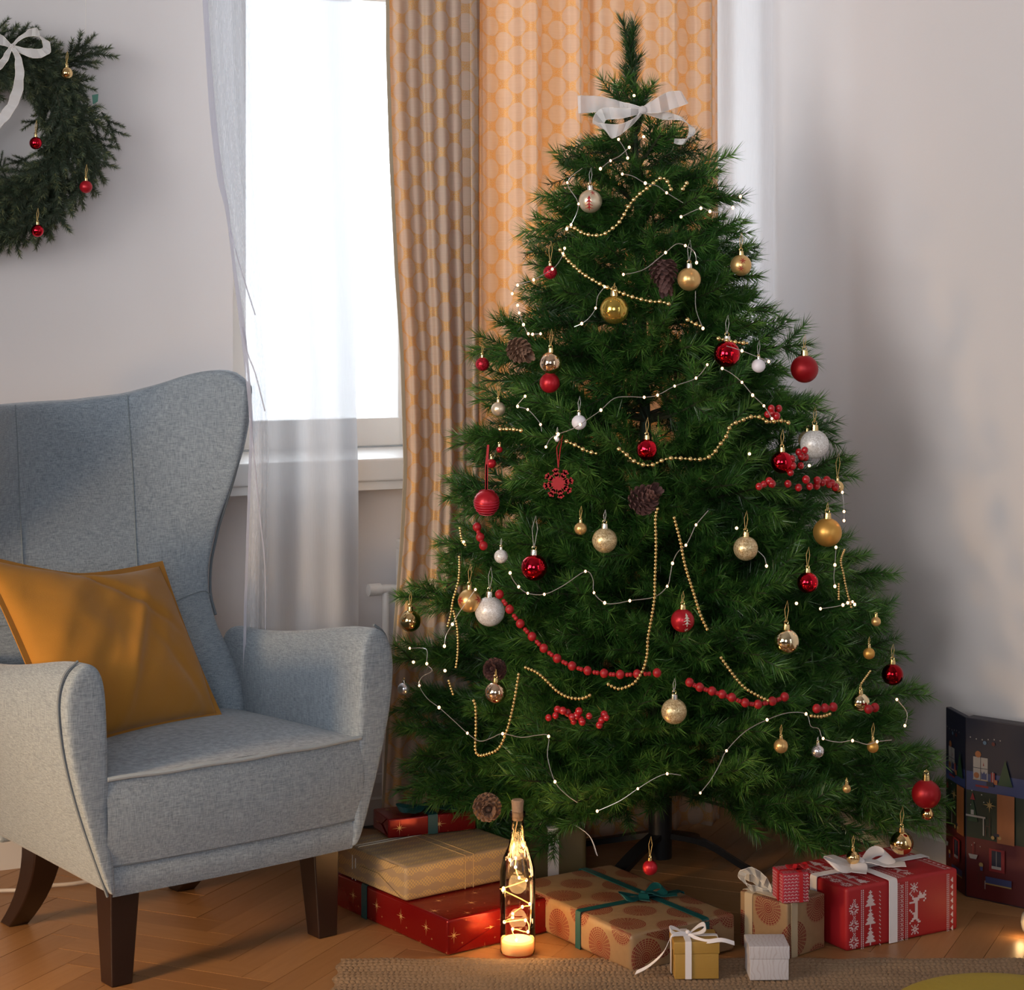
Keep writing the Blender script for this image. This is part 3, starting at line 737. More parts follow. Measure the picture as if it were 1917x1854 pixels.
def print_on(b, parent, r, shapes, mat):
    """shapes: polygons in (longitude, latitude) fractions of r laid on the ball, facing the camera"""
    mb = MB()
    for pg in shapes:
        if len(pg) < 3: continue
        q = []
        for x, y in pg:
            lon = x; lat = y; q.append(Vector((math.sin(lon) * math.cos(lat), -math.cos(lon) * math.cos(lat), math.sin(lat))) * (r * 1.012))
        c = sum(q, Vector()) / len(q); c = c.normalized() * r * 1.035; k = len(q)
        mb.add(q + [c], [(i, (i + 1) % k, k) for i in range(k)])
    me = mb.mesh('print', mat); o = put('print', me, parent); return o
def treeprint(cx, cy, s):
    out = []
    for k in range(4):
        w = s * (.26 + .17 * k); y = cy + s * (.9 - .45 * k); out.append([(cx, y + s * .12), (cx - w, y - s * .42), (cx + w, y - s * .42)])
    out.append([(cx - s * .08, cy - s * .8), (cx + s * .08, cy - s * .8), (cx + s * .08, cy - s * 1.2), (cx - s * .08, cy - s * 1.2)]); return out
def starprint(cx, cy, s, n=6):
    out = []
    for k in range(n):
        a = 2 * PI * k / n; out.append([(cx, cy), (cx + s * .35 * math.cos(a - .35), cy + s * .35 * math.sin(a - .35)), (cx + s * math.cos(a), cy + s * math.sin(a)), (cx + s * .35 * math.cos(a + .35), cy + s * .35 * math.sin(a + .35))])
    return out
def bauble(px, py, rpx, kind, label, group=None, Y=None, thread=None, prints=None, cap='g', on='tree', name='bauble', lobes=0):
    Y = depth(px, py) if Y is None else Y
    c = P(px, py, Y); r = rpx / F_ * Y
    o = thing(name, c, label, 'ornament', group)
    n = 28 if rpx > 14 else 18
    mb = MB().sphere((0, 0, 0), r, n, n * 2 // 3)
    if lobes:
        mb.v = [tuple(Vector(v) * (1 + .045 * math.sin(lobes * math.atan2(v[1], v[0]) + 3 * math.asin(max(-1, min(1, v[2] / r)))) * math.cos(5 * math.asin(max(-1, min(1, v[2] / r)))))) for v in mb.v]
    put('ball', mb.mesh('ball', BMAT[kind]), o)
    cr_ = max(.0035, r * .26); ch = max(.005, r * .34)
    put('cap', MB().lathe([(cr_ * 1.05, r * .93), (cr_, r + ch * .5), (cr_ * .92, r + ch), (.0005, r + ch * 1.02)], n=14).mesh('cap', M_cap if cap == 'g' else M_capr), o)
    zt = r + ch
    lp = [Vector((math.sin(a) * cr_ * .6, 0, zt + cr_ * .55 - math.cos(a) * cr_ * .6)) for a in [2 * PI * k / 12 for k in range(13)]]
    put('hook', MB().tube(lp, .0007, 5).mesh('hook', M_cap), o)
    L = (thread if thread is not None else 34) / F_ * Y
    if L > 0:
        mt = M_thread if cap == 'g' else pm('silver_thread', (.5, .5, .5), .5)
        for s_ in (-1, 1): pass
        put('thread', MB().tube([Vector((0, 0, zt + cr_ * .6)), Vector((L * .10, 0, zt + L * .6)), Vector((L * .05, 0, zt + L)), Vector((-L * .06, .002, zt + L * .62)), Vector((-.001, 0, zt + cr_ * .6))], .0006, 5).mesh('thread', mt), o)
    if prints:
        print_on(None, o, r, prints, M_silprint if kind.startswith('red') else M_redprint)
    return o
B = bauble
B(1105, 377, 22, 'pale_satin', 'champagne ball with a red fir tree print, just below the top bow', prints=treeprint(-.15, -.15, .62) + starprint(.25, .78, .34), cap='s')
B(1387, 497, 20, 'gold_satin', 'orange-gold ball with a red star print near the white sheer curtain', prints=starprint(.1, .45, .4) + starprint(-.1, -.3, .35))
B(1290, 523, 22, 'gold_satin', 'satin gold ball on a silver thread beside the upper pine cone', cap='s', thread=44)
B(1150, 580, 27, 'gold_shiny', 'large shiny olive-gold ball under the second bead garland', thread=14)
B(1361, 663, 25, 'red_mirror', 'shiny red ball next to the small white ball, upper right of the tree', cap='s', thread=40)
B(1506, 691, 26, 'red_matte', 'matte dark red ball hanging free against the wall from an upper right branch tip', thread=30)
B(1031, 680, 21, 'champagne', 'champagne mirror ball hanging just above a satin red ball', thread=36)
B(1029, 717, 19, 'red_satin', 'satin red ball half hidden below a champagne mirror ball', Y=depth(1029, 717) + .06, thread=0)
B(903, 682, 13, 'red_glitter', 'small glittery red ball hanging in front of the curtain, left of the tree', thread=20)
B(1030, 510, 13, 'red_glitter', 'small glittery red ball under the upper left needles', thread=40)
B(933, 766, 13.5, 'pale_satin', 'small champagne ball on the left edge of the tree', thread=34)
B(1084, 791, 14, 'white', 'small satin white ball with a silver cap above the red snowflake', cap='s', thread=30)
B(1420, 685, 13, 'white', 'small white ball between two red balls, upper right of the tree', cap='s', thread=30)
B(1211, 842, 20, 'red_mirror', 'shiny dimpled red ball above the low sweep of the gold bead garland', lobes=7)
B(1464, 866, 21, 'red_mirror', 'shiny red ball beside the red berries on the right of the tree', thread=34)
B(1525, 832, 27, 'white_glitter', 'large white glitter ball behind the right branches, above the berries', Y=depth(1525, 832) + .10)
B(1511, 824, 17, 'gold_glitter', 'gold glitter ball half hidden behind the large white glitter ball', Y=depth(1525, 832) + .19, thread=0)
B(1549, 997, 27, 'gold_matte', 'large matte gold ball on the right edge of the tree', thread=20)
B(1568, 912, 12, 'gold_mirror', 'small gold mirror ball at the end of the red berry spray', thread=46)
B(920, 868, 9, 'red_satin', 'small red ball beside the red ribbon loop', thread=0, name='bauble')
B(935, 842, 6, 'red_satin', 'tiny red ball above another small red ball, left side', thread=0)
B(1087, 990, 12, 'gold_satin', 'small gold ball left of the pale gold glitter ball', thread=26)
B(1132, 1012, 23.5, 'gold_glitter', 'gold glitter ball below left of the middle pine cone', cap='s', thread=26)
B(1396, 1027, 23, 'gold_glitter', 'gold glitter ball right of the long V of gold beads', thread=40)
B(1000, 1063, 25, 'red_mirror', 'shiny red mirror ball above the curved fairy light wire, left of the middle', cap='s', thread=64)
B(1512, 1091, 20, 'red_mirror', 'shiny red ball hanging askew from a thread, right of the middle', thread=40)
B(1278, 1162, 22, 'red_satin', 'red ball with a silver fir tree print, inside the V of gold beads', prints=treeprint(.32, .25, .55) + starprint(.35, -.75, .28), thread=26)
B(1472, 1201, 24, 'pale_gold', 'pale gold mirror ball in the lower right of the tree', thread=44)
B(938, 1042, 13, 'white_glitter', 'small white glitter ball left of the shiny red mirror ball', cap='s', thread=16)
B(879, 1125, 22, 'gold_satin', 'gold ball with red leaf print touching a large white glitter ball', prints=starprint(-.95, .1, .55) + starprint(.95, .2, .5), thread=40)
B(917, 1145, 28, 'white_glitter', 'large snowy white glitter ball at the start of the red bead garland', cap='s', thread=46, Y=depth(917, 1145) + .05)
B(768, 1163, 20, 'gold_mirror', 'gold mirror ball hanging free above the armchair arm', thread=28)
B(928, 1297, 20.5, 'champagne', 'champagne mirror ball hanging below the dark pine cone', thread=16)
B(1262, 1332, 24, 'gold_glitter', 'gold glitter ball under the end of the red bead garland', cap='s', thread=30)
B(1671, 1263, 20.5, 'dark_red_mirror', 'dark red mirror ball hanging from a lower right branch tip', thread=30)
B(1627, 1224, 11, 'gold_matte', 'small matte gold ball hidden in needles above the lower right pale gold ball', thread=16)
B(1611, 1315, 17, 'pale_gold', 'pale gold mirror ball near the lower right edge, under a short bead strand', thread=14)
B(1462, 1397, 13.5, 'gold_satin', 'small satin gold ball hanging below the fairy lights, lower right', thread=22)
B(1531, 1407, 12, 'silver', 'small silvery white ball behind needles between two small gold balls', cap='s', thread=10)
B(1634, 1399, 11, 'gold_matte', 'small gold ball touching a fairy light at the lower right', thread=30)
B(1585, 1477, 8, 'gold_satin', 'tiny gold ball low on the right side of the tree', thread=8)
B(1734, 1487, 27, 'red_matte', 'large matte red ball at the outermost lower right branch tip', thread=10)
B(1736, 1524, 12, 'gold_mirror', 'small gold mirror ball hanging directly under the large matte red ball', thread=0, Y=depth(1734, 1487) + .01)
B(1597, 1606, 13, 'gold_mirror', 'small gold mirror ball above the white bow of the reindeer gift', thread=24, Y=4.12)
B(1688, 1579, 22, 'gold_mirror', 'large gold mirror ball hanging above the reindeer gift', thread=40, Y=4.14)
B(1217, 1625, 14, 'red_satin', 'small red ball hanging low over the circle-patterned gift', thread=40, Y=3.98)
B(1640, 1164, 9, 'gold_satin', 'tiny orange-gold ball high on the lower right edge', thread=0)
B(756, 1290, 12, 'silver', 'small clear silver ball half hidden at the left edge beside the chair arm', thread=0, cap='s')
B(1043, 823, 4.5, 'white', 'tiny white bead ball above the red snowflake', thread=14, cap='s')
# thread wrapped ball on a red ribbon
o = B(911, 941, 24, 'red_satin', 'raspberry red thread-wound ball on a red ribbon loop, left side of the tree', thread=0, cap='g', Y=depth(911, 941) - .04)
for ch in list(o.children):
    if ch.name.startswith(('hook', 'cap')): bpy.data.objects.remove(ch)
rr = 24 / F_ * (depth(911, 941) - .04)
put('ribbon_loop', MB().ribbon([Vector((.0, 0, rr * .95)), Vector((.001, 0, rr + .05)), Vector((.003, 0, rr + .092)), Vector((-.001, 0, rr + .052)), Vector((-.001, 0, rr * .95))], Vector((.0022, 0, 0)), .0006).mesh('ribbon_loop', M_redprint), o)
mb = MB()
for k in range(9):
    z = rr * (-.8 + 1.6 * k / 8); q = math.sqrt(max(0, rr * rr - z * z)) * 1.005; mb.tube([Vector((q * math.cos(a), q * math.sin(a), z + .004 * math.sin(a))) for a in [2 * PI * i / 24 for i in range(24)]], .0009, 5, closed=True)
put('winding', mb.mesh('winding', pm('raspberry_thread', (.50, .02, .06), .4)), o)

# red wooden snowflake
yS = depth(1045, 905) - .03; c = P(1045, 905, yS); sf = thing('snowflake_ornament', c, 'flat red wooden snowflake hanging on the left of the tree', 'ornament')
mb = MB(); ru = 29 / F_ * yS
for k in range(8):
    a = 2 * PI * k / 8 + .2; d = Vector((math.cos(a), 0, math.sin(a))); n = Vector((-math.sin(a), 0, math.cos(a)))
    mb.poly([d * ru * .12 - n * ru * .13, d * ru * .93 - n * ru * .13, d * ru * 1.02, d * ru * .93 + n * ru * .13, d * ru * .12 + n * ru * .13], (0, -1, 0), .003)
    for f in (.48, .74):
        for s in (-1, 1):
            e = (d * .8 + n * s).normalized(); p = d * ru * f; w = Vector((-e.z, 0, e.x)); mb.poly([p - w * ru * .06, p + e * ru * .26 - w * ru * .05, p + e * ru * .26 + w * ru * .05, p + w * ru * .06], (0, -1, 0), .003)
mb.poly([Vector((math.cos(t), 0, math.sin(t))) * ru * .36 for t in [2 * PI * i / 16 for i in range(16)]], (0, -1, 0), .0034)
me = mb.mesh('flake', M_redprint, False); put('flake', me, sf)
put('ribbon_loop', MB().tube([Vector((0, 0, ru)), Vector((.004, 0, ru + .035)), Vector((.009, 0, ru + .065)), Vector((-.003, 0, ru + .04)), Vector((0, 0, ru))], .0011, 5).mesh('ribbon_loop', M_redprint), sf)

# pine cones
M_cone = pm('pine_cone_scales', (.20, .115, .075), .7, vary=.35); M_cone_d = pm('dark_cone_scales', (.10, .045, .04), .7, vary=.35)
def cone_mesh(mat, seed):
    rng = random.Random(seed); mb = MB(); n = 84
    mb.lathe([(.02, 0), (.22, .1), (.30, .5), (.24, .9), (.12, 1.2), (.01, 1.35)], n=10)
    for k in range(n):
        t = k / n; z = .06 + 1.22 * t; az = k * 2.39996; rad = .30 + .34 * math.sin(min(1, t * 1.15 + .22) * PI) ** .8 * (1 if t < .6 else 1 - (t - .6) * .6)
        o = Vector((math.cos(az), math.sin(az), 0)); s = Vector((-math.sin(az), math.cos(az), 0)); up = .10 + .28 * t
        a = o * .16 + UP * z; b = o * rad * .8 + UP * (z + up * .4); c_ = o * rad + UP * (z + up); w = .12 + .03 * rng.random()
        vs = [a - s * w * .4, a + s * w * .4, b + s * w, b - s * w, c_ + s * w * .62, c_ - s * w * .62, c_ + UP * .05 - o * .02, b + UP * .06 - o * .02]
        mb.add(vs, [(0, 1, 2, 3), (3, 2, 4, 5), (5, 4, 6), (3, 5, 6, 7), (2, 7, 6, 4), (0, 3, 7), (1, 7, 2), (0, 7, 1)])
    return mb.mesh('cone_scales', mat, False)
CM = {False: cone_mesh(M_cone, 1), True: cone_mesh(M_cone_d, 2)}
for px, py, rp, dark, ax, lab, dy in ((972, 656, 26, False, (.5, -.8, -.3), 'open brown pine cone on the upper left branch, beside the curtain', 0), (1242, 508, 30, True, (.1, -.35, -1), 'dark pine cone beside the satin gold ball, upper middle', .03),
        (1205, 936, 31, True, (.5, -.7, .5), 'brown pine cone at the centre of the tree, atop the V of beads', -.02), (912, 1512, 29, False, (.1, -1, .1), 'large open grey-brown pine cone at the bottom left, next to the bottle cork', 0),
        (926, 1254, 24, True, (-.2, -.8, .2), 'dark red-brown pine cone half hidden above the champagne mirror ball', .05)):
    Y = depth(px, py) + dy; sc = rp / F_ * Y / .68; c = P(px, py, Y); t = thing('pine_cone', c, lab, 'pine cone')
    o = put('cone_scales', CM[dark], t); q = Vector(ax).normalized().to_track_quat('Z', 'Y'); o.rotation_mode = 'QUATERNION'; o.rotation_quaternion = q; o.scale = (sc, sc, sc); o.location = q @ Vector((0, 0, -.55 * sc))

# berries
M_berry = pm('red_berry', (.42, .008, .015), .22, Coat_Weight=.4)
bme = MB().sphere((0, 0, 0), 1, 12, 8).mesh('berry', M_berry)
def berries(pts, lab, dy=0):
    Y = depth(*pts[0]) + dy; t = thing('berry_spray', P(*pts[0], Y), lab, 'berries')
    st = MB()
    for i, (px, py) in enumerate(pts):
        Yb = min(depth(px, py) + dy, Y + .04) + R.uniform(-.015, .015); p = P(px, py, Yb) - t.location; o = put('berry', bme, t); o.location = p; r = R.uniform(6.0, 7.6) / F_ * Y; o.scale = (r, r, r * 1.08)
        st.tube([p, p * .5 + Vector((0, .02, -.012)), Vector((0, .03, -.01))], .0008, 4)
    put('stem', st.mesh('stem', M_bark), t)
berries([(1080, 1340), (1054, 1331), (1040, 1340), (1027, 1344), (1071, 1343), (1084, 1332), (1088, 1347), (1103, 1341), (1131, 1338), (1122, 1358), (1090, 1352), (1044, 1329), (1126, 1349), (1063, 1335), (1135, 1344), (1074, 1351)], 'long cluster of glossy red berries low in the middle of the tree')
berries([(1446, 774), (1444, 765), (1458, 765), (1454, 779), (1437, 776), (1449, 783)], 'small bunch of red berries above the gold bead garland, right side', -.03)
berries([(1500, 855), (1496, 847), (1507, 843), (1508, 856), (1499, 872), (1483, 859), (1480, 885), (1484, 872)], 'bunch of red berries right of the shiny red ball', -.02)
berries([(1540, 904), (1530, 900), (1548, 899), (1558, 904), (1564, 912), (1509, 898), (1495, 913), (1475, 906), (1529, 910), (1516, 911), (1440, 901), (1430, 907), (1421, 911), (1445, 906), (1552, 908)], 'long spray of red berries ending at a small gold ball', -.03)

# bead garlands
def gdepth(px, py, out): return depth(px, py, out)
def chain(path, step, out, loc_out=None):
    pts = smooth_path([P(x, y, gdepth(x, y, out)) for x, y in path], 8); res = [pts[0]]; acc_ = 0
    for a, b in zip(pts, pts[1:]):
        L = (b - a).length; 
        while acc_ + L >= step:
            f = (step - acc_) / L; a = a.lerp(b, f); L = (b - a).length; acc_ = 0; res.append(a)
        acc_ += L
    return res
M_bead = pm('gold_beads', (.78, .56, .24), .22, .9)
def gold_garland(paths, lab, r=.0032, r2=None, out=.035, alt=False):
    t = thing('bead_garland', P(*paths[0][0], depth(*paths[0][0])), lab, 'bead garland'); mb = MB(); st = MB()
    for pth in paths:
        c = chain(pth, (r * 2.15) if not alt else (r + r2) * 1.25, out)
        for i, p in enumerate(c): mb.sphere(p, (r2 if (alt and i % 2) else r), 8, 6)
        if len(c) > 1: st.tube(c, .0005, 4)
    part('beads', mb, M_bead, t, kind='stuff'); part('string', st, M_thread, t)
gold_garland([[(1063, 426), (1075, 427), (1092, 437), (1113, 441), (1132, 438), (1149, 426), (1158, 418), (1169, 401), (1179, 383), (1197, 364), (1219, 347), (1232, 336), (1243, 334), (1252, 345), (1258, 361)], [(1278, 354), (1288, 339)]], 'uppermost gold bead garland, hanging in one swag under the bow', .0046, .0030, alt=True)
gold_garland([[(1049, 468), (1060, 484), (1073, 497), (1089, 511), (1111, 525), (1132, 536), (1153, 544), (1175, 553), (1194, 559), (1221, 565), (1238, 565), (1256, 571)], [(1287, 599), (1302, 607), (1313, 611)], [(1345, 634), (1380, 641), (1405, 643)]], 'second gold bead garland, running down over the large olive-gold ball', .0046, .0030, alt=True)
gold_garland([[(1061, 827), (1078, 834), (1097, 844), (1119, 850)], [(1159, 841), (1170, 849), (1186, 863), (1202, 870), (1221, 871), (1238, 863), (1256, 858), (1283, 859), (1316, 860), (1335, 850), (1345, 836), (1359, 818), (1368, 797), (1383, 790), (1405, 781), (1424, 782), (1437, 790), (1464, 788), (1478, 793)], [(937, 804), (958, 804), (979, 807)]], 'wide gold bead garland across the middle of the tree under the dimpled red ball', .0048, .0030, alt=True)
gold_garland([[(1231, 953), (1227, 971), (1228, 1022), (1226, 1087), (1225, 1122), (1219, 1161), (1213, 1195), (1211, 1228), (1203, 1256), (1189, 1277), (1176, 1285), (1157, 1290), (1138, 1281)], [(1262, 970), (1273, 1012), (1283, 1061), (1298, 1109), (1311, 1150), (1325, 1181)], [(1350, 1232), (1359, 1245), (1375, 1267), (1394, 1288), (1419, 1303), (1438, 1312)], [(1519, 1341), (1538, 1342), (1557, 1336)]], 'long V-shaped gold bead garland hanging from the middle pine cone', .0034, out=.06)
gold_garland([[(984, 1250), (1006, 1260), (1025, 1277), (1044, 1295), (1065, 1306), (1089, 1308), (1108, 1300)]], 'short gold bead swag beneath the red bead garland', .0034, out=.05)
gold_garland([[(971, 1263), (964, 1306), (957, 1339), (949, 1368), (936, 1398), (919, 1410), (892, 1411), (891, 1360), (890, 1322), (884, 1309)]], 'gold bead loop hanging at the lower left below the champagne ball', .0032, out=.05)
gold_garland([[(861, 989), (865, 1013), (872, 1021)], [(860, 1043), (859, 1083), (848, 1124), (844, 1150), (837, 1177)], [(849, 1145), (856, 1177), (857, 1220), (853, 1253)], [(840, 1275), (848, 1300)]], 'thin gold bead strands hanging down the left edge of the tree', .0028, out=.03)
gold_garland([[(1581, 1030), (1574, 1050), (1579, 1075), (1585, 1106), (1595, 1142)], [(1570, 1094), (1570, 1123)], [(1629, 1257), (1613, 1279)]], 'thin gold bead strands hanging down the right edge of the tree', .0026, out=.02)
rg = thing('bead_garland', P(1071, 1247, depth(1071, 1247)), 'red felt bead garland with large and small beads sweeping across the lower tree', 'bead garland')
M_rb = pm('red_wood_bead', (.36, .006, .012), .45); big = MB().sphere((0, 0, 0), 1, 14, 10).mesh('bead', M_rb)
def red_run(pts, first=None):
    pr = [P(x, y, depth(x, y, .045)) for x, y in pts]
    for p in pr:
        o = put('bead', big, rg); o.location = p - rg.location; r = 8.2 / F_ * p.y; o.scale = (r, r, r * 1.08)
    for a, b in zip(pr, pr[1:]):
        if (a - b).length > .075: continue
        for f in (.42, .60):
            p = a.lerp(b, f) - UP * .001; o = put('bead', big, rg); o.location = p - rg.location; r = 4.3 / F_ * p.y; o.scale = (r, r, r)
red_run([(935, 1113), (954, 1141), (974, 1168), (996, 1192), (1018, 1214), (1043, 1233), (1071, 1247), (1100, 1256), (1131, 1261), (1161, 1263), (1193, 1262), (1230, 1260)])
red_run([(1291, 1278), (1310, 1287), (1333, 1294), (1352, 1300), (1370, 1306), (1395, 1316), (1419, 1319), (1446, 1313), (1469, 1305)]); red_run([(1529, 1327), (1544, 1326), (1560, 1324)]); red_run([(1638, 1325), (1626, 1328)]); red_run([(893, 987), (899, 1006), (905, 1022)])

# fairy lights
M_wire = pm('silver_wire', (.62, .60, .58), .3, .8)
m, nt, b = newmat('warm_bulb'); setp(b, Base_Color=(1, .8, .6), Emission_Color=(1, .48, .24), Emission_Strength=4.5); M_bulb = m
bulb = MB().sphere((0, 0, 0), 1, 10, 8).mesh('bulb', M_bulb)
fl = thing('fairy_lights', P(1206, 744, depth(1206, 744)), 'silver wire string of warm fairy lights wound around the tree', 'string lights')
runs = [
 ([(959, 550), (969, 534), (999, 524), (1034, 504), (1048, 488), (1054, 475), (1057, 465)], [0, 1, 2, 3, 5, 6]), ([(969, 572), (972, 586), (980, 608), (989, 625), (997, 626), (1012, 625)], [0, 1, 2, 3, 4, 5]),
 ([(1132, 537), (1119, 555), (1115, 577), (1103, 595), (1089, 606), (1075, 612)], [0, 2, 4]), ([(1167, 514), (1190, 510), (1210, 502), (1230, 486), (1246, 473), (1266, 457), (1283, 460), (1300, 472), (1304, 492)], [0, 4, 6, 8]), ([(1302, 545), (1303, 580), (1316, 615)], [2]),
 ([(1022, 837), (1030, 822), (1045, 813), (1070, 804), (1086, 795), (1105, 782), (1125, 768), (1150, 746), (1180, 743), (1206, 744), (1231, 740), (1263, 723), (1303, 708), (1324, 683)], [0, 2, 4, 6, 9, 10, 11, 12, 13]),
 ([(983, 742), (974, 752), (969, 761), (988, 767), (1003, 782), (1012, 795), (1014, 808)], [0, 2, 3, 5]), ([(1360, 648), (1389, 657), (1439, 677)], [1, 2]), ([(1352, 690), (1370, 700), (1389, 716), (1409, 740), (1430, 760), (1445, 784)], [0, 2, 3, 4, 5]),
 ([(1158, 261), (1170, 280), (1175, 296)], [0, 2]), ([(1178, 276), (1160, 292), (1143, 301), (1124, 316)], [0, 2, 3]), ([(1165, 326), (1185, 330), (1208, 343), (1230, 348), (1248, 361), (1279, 380)], [0, 2, 4]), ([(1090, 315), (1062, 342), (1083, 382), (1069, 421), (1061, 429)], [1, 2, 3, 4]),
 ([(1275, 406), (1312, 390), (1329, 396), (1350, 397), (1372, 389), (1387, 378), (1386, 368)], [0, 1, 2, 4, 6]),
 ([(955, 1073), (960, 1085), (971, 1099), (988, 1111), (1019, 1113), (1054, 1097), (1096, 1070), (1110, 1085), (1112, 1110), (1132, 1129), (1155, 1130), (1179, 1125), (1225, 1118), (1249, 1098), (1255, 1075), (1259, 1055), (1268, 1035), (1284, 1021), (1295, 1000), (1303, 983), (1326, 956)], [0, 2, 3, 4, 6, 8, 9, 11, 13, 15, 17, 19]),
 ([(1419, 1032), (1431, 1044), (1435, 1060)], [2]), ([(890, 1104), (861, 1145), (847, 1169), (835, 1190), (832, 1210)], [0, 2, 4]), ([(767, 1214), (798, 1216), (799, 1243), (809, 1256), (790, 1268), (785, 1284), (800, 1308), (822, 1325), (850, 1350), (875, 1373), (898, 1388), (920, 1382), (941, 1374), (976, 1381), (1005, 1377), (1027, 1379), (1025, 1417), (1039, 1464), (1060, 1488), (1081, 1503)], [0, 2, 5, 7, 9, 12, 15, 17]),
 ([(1118, 1519), (1160, 1500), (1194, 1477), (1225, 1458), (1249, 1449), (1275, 1452)], [0, 2, 4]), ([(1311, 1485), (1331, 1460), (1348, 1430), (1360, 1406), (1395, 1370), (1436, 1348), (1475, 1335), (1509, 1337), (1518, 1360), (1533, 1365), (1541, 1383), (1570, 1390), (1596, 1387), (1622, 1394), (1642, 1389), (1669, 1386)], [0, 3, 5, 7, 10, 12, 14]),
 ([(1679, 1310), (1698, 1335), (1694, 1359)], [0, 2]), ([(1577, 922), (1579, 940), (1580, 958), (1580, 975)], [0, 2, 3]), ([(1565, 1025), (1563, 1058), (1561, 1080), (1563, 1098)], [0, 1, 3]), ([(1536, 1140), (1558, 1137), (1578, 1133), (1587, 1129), (1596, 1127), (1600, 1132)], [0, 2, 3, 4, 5])]
singles = [(1187, 179), (1205, 256), (1403, 850), (1515, 872), (1379, 989), (1491, 1130), (868, 1015), (774, 1240), (833, 1256), (1040, 820)]
for pts, bl in runs:
    pr = [P(x, y, depth(x, y, .055)) for x, y in pts]
    part('wire', MB().tube(smooth_path(pr), .0008, 5), M_wire, fl)
    for i in bl: o = put('bulb', bulb, fl); o.location = pr[i] - fl.location; r = R.uniform(2.1, 2.8) / F_ * pr[i].y; o.scale = (r, r, r * 1.2)
for x, y in singles: p = P(x, y, depth(x, y, .03)); o = put('bulb', bulb, fl); o.location = p - fl.location; o.scale = (.0031,) * 3

# ================================================================ BOWS
def organza(name, op, col):
    m, nt, b = newmat(name); setp(b, Base_Color=col, Roughness=.5, Sheen_Weight=.4)
    tp = nt.nodes.new('ShaderNodeBsdfTransparent'); c = nt.nodes.new('ShaderNodeMixShader'); c.inputs[0].default_value = op
    nt.links.new(tp.outputs[0], c.inputs[1]); nt.links.new(b.outputs[0], c.inputs[2]); nt.links.new(c.outputs[0], nt.nodes['Material Output'].inputs[0]); return m
M_org = organza('organza', .50, (.86, .84, .84)); M_org2 = organza('organza_dense', .52, (.84, .80, .80)); M_edge = pm('organza_edge', (.80, .76, .70), .5)
def bow_strip(mb, eb, pts, widths, Y, up=(0, 1), crinkle=.003):
    """ribbon through picture points; widths = half widths in px with direction"""
    n = len(pts); P3 = [P(x, y, Y + dz) for (x, y, dz) in pts]; P3 = smooth_path(P3, 5); N = len(P3); ws = []
    for i in range(N):
        w = interp(list(enumerate([a for a, _ in widths])), i / 5); ang_ = interp(list(enumerate([b for _, b in widths])), i / 5); a = math.radians(ang_)
        ws.append(Vector((math.cos(a), .25 * math.sin(i * 1.1), -math.sin(a))).normalized() * (w / F_ * Y))
    mb.ribbon([p + Vector((0, crinkle * math.sin(i * 1.7), 0)) for i, p in enumerate(P3)], ws, .0003)
    for s in (-1, 1): eb.tube([p + Vector((0, crinkle * math.sin(i * 1.7), 0)) + w * s for i, (p, w) in enumerate(zip(P3, ws))], .0006, 4)
tb = thing('top_bow', P(1203, 205, 4.36), 'sheer white organza bow tied near the tip of the tree', 'bow')
Yb = 4.36
for nm, pts, ws in (('tail', [(1202, 206, 0), (1160, 200, .01), (1120, 195, 0), (1082, 196, -.01)], [(5, 90), (11, 85), (15, 95), (17, 88)]), ('tail', [(1202, 206, 0), (1230, 198, -.01), (1255, 188, .01), (1282, 182, .0)], [(5, 90), (14, 80), (17, 78), (13, 60)]),
        ('loop', [(1200, 208, 0), (1165, 212, -.02), (1130, 214, -.02), (1122, 235, -.03), (1150, 246, -.03), (1180, 232, -.02), (1202, 210, 0)], [(4, 90), (10, 92), (12, 70), (13, 20), (13, 100), (11, 120), (4, 100)]),
        ('loop', [(1204, 208, 0), (1240, 216, .03), (1275, 222, .03), (1296, 242, .03), (1285, 264, .03), (1262, 264, .03)], [(4, 90), (8, 90), (4, 70), (6, 10), (7, -50), (4, -80)])):
    mb, eb = MB(), MB(); bow_strip(mb, eb, pts, ws, Yb); o = part(nm, mb, M_org2 if nm == 'tail' else M_org, tb); part('wired_edge', eb, M_edge, o)
part('knot', MB().sphere(P(1203, 206, Yb - .005), .009, 12, 8), M_org2, tb)

# ================================================================ WREATH
WC = W(-12, 243, .06); wr = thing('wreath', WC, 'dark green fir wreath with small red baubles on the wall above the armchair', 'wreath')
rngw = random.Random(3)
def small_sprig(seed):
    rng = random.Random(seed); tw = []; L = .13
    mp = [Vector((L * i / 5, .004 * math.sin(i), -.02 * (i / 5) ** 2)) for i in range(6)]; tw.append((mp, .003, .0))
    for x, sg in ((.03, 1), (.045, -1), (.065, 1), (.08, -1)):
        d = Vector((.8, .65 * sg, rng.uniform(-.1, .3))).normalized(); o = Vector((x, 0, 0)); l = rng.uniform(.045, .065); tw.append(([o, o + d * l * .5, o + d * l + Vector((0, 0, -.004))], .0018, .0))
    return sprig_mesh('sprig', tw, 34, .015, .0013, (M_bark, M_needle2), rng, fwd=.7, tipbright=.7)
SM = [small_sprig(i) for i in range(4)]
rm = 137 / F_ * 4.5
def wpt(a, r, d=0.0): return WC + WD * -math.cos(a) * r + UP * math.sin(a) * r + WN * d
part('ring', MB().tube([wpt(2 * PI * k / 40, rm) for k in range(40)], .010, 6, closed=True), M_bark, wr)
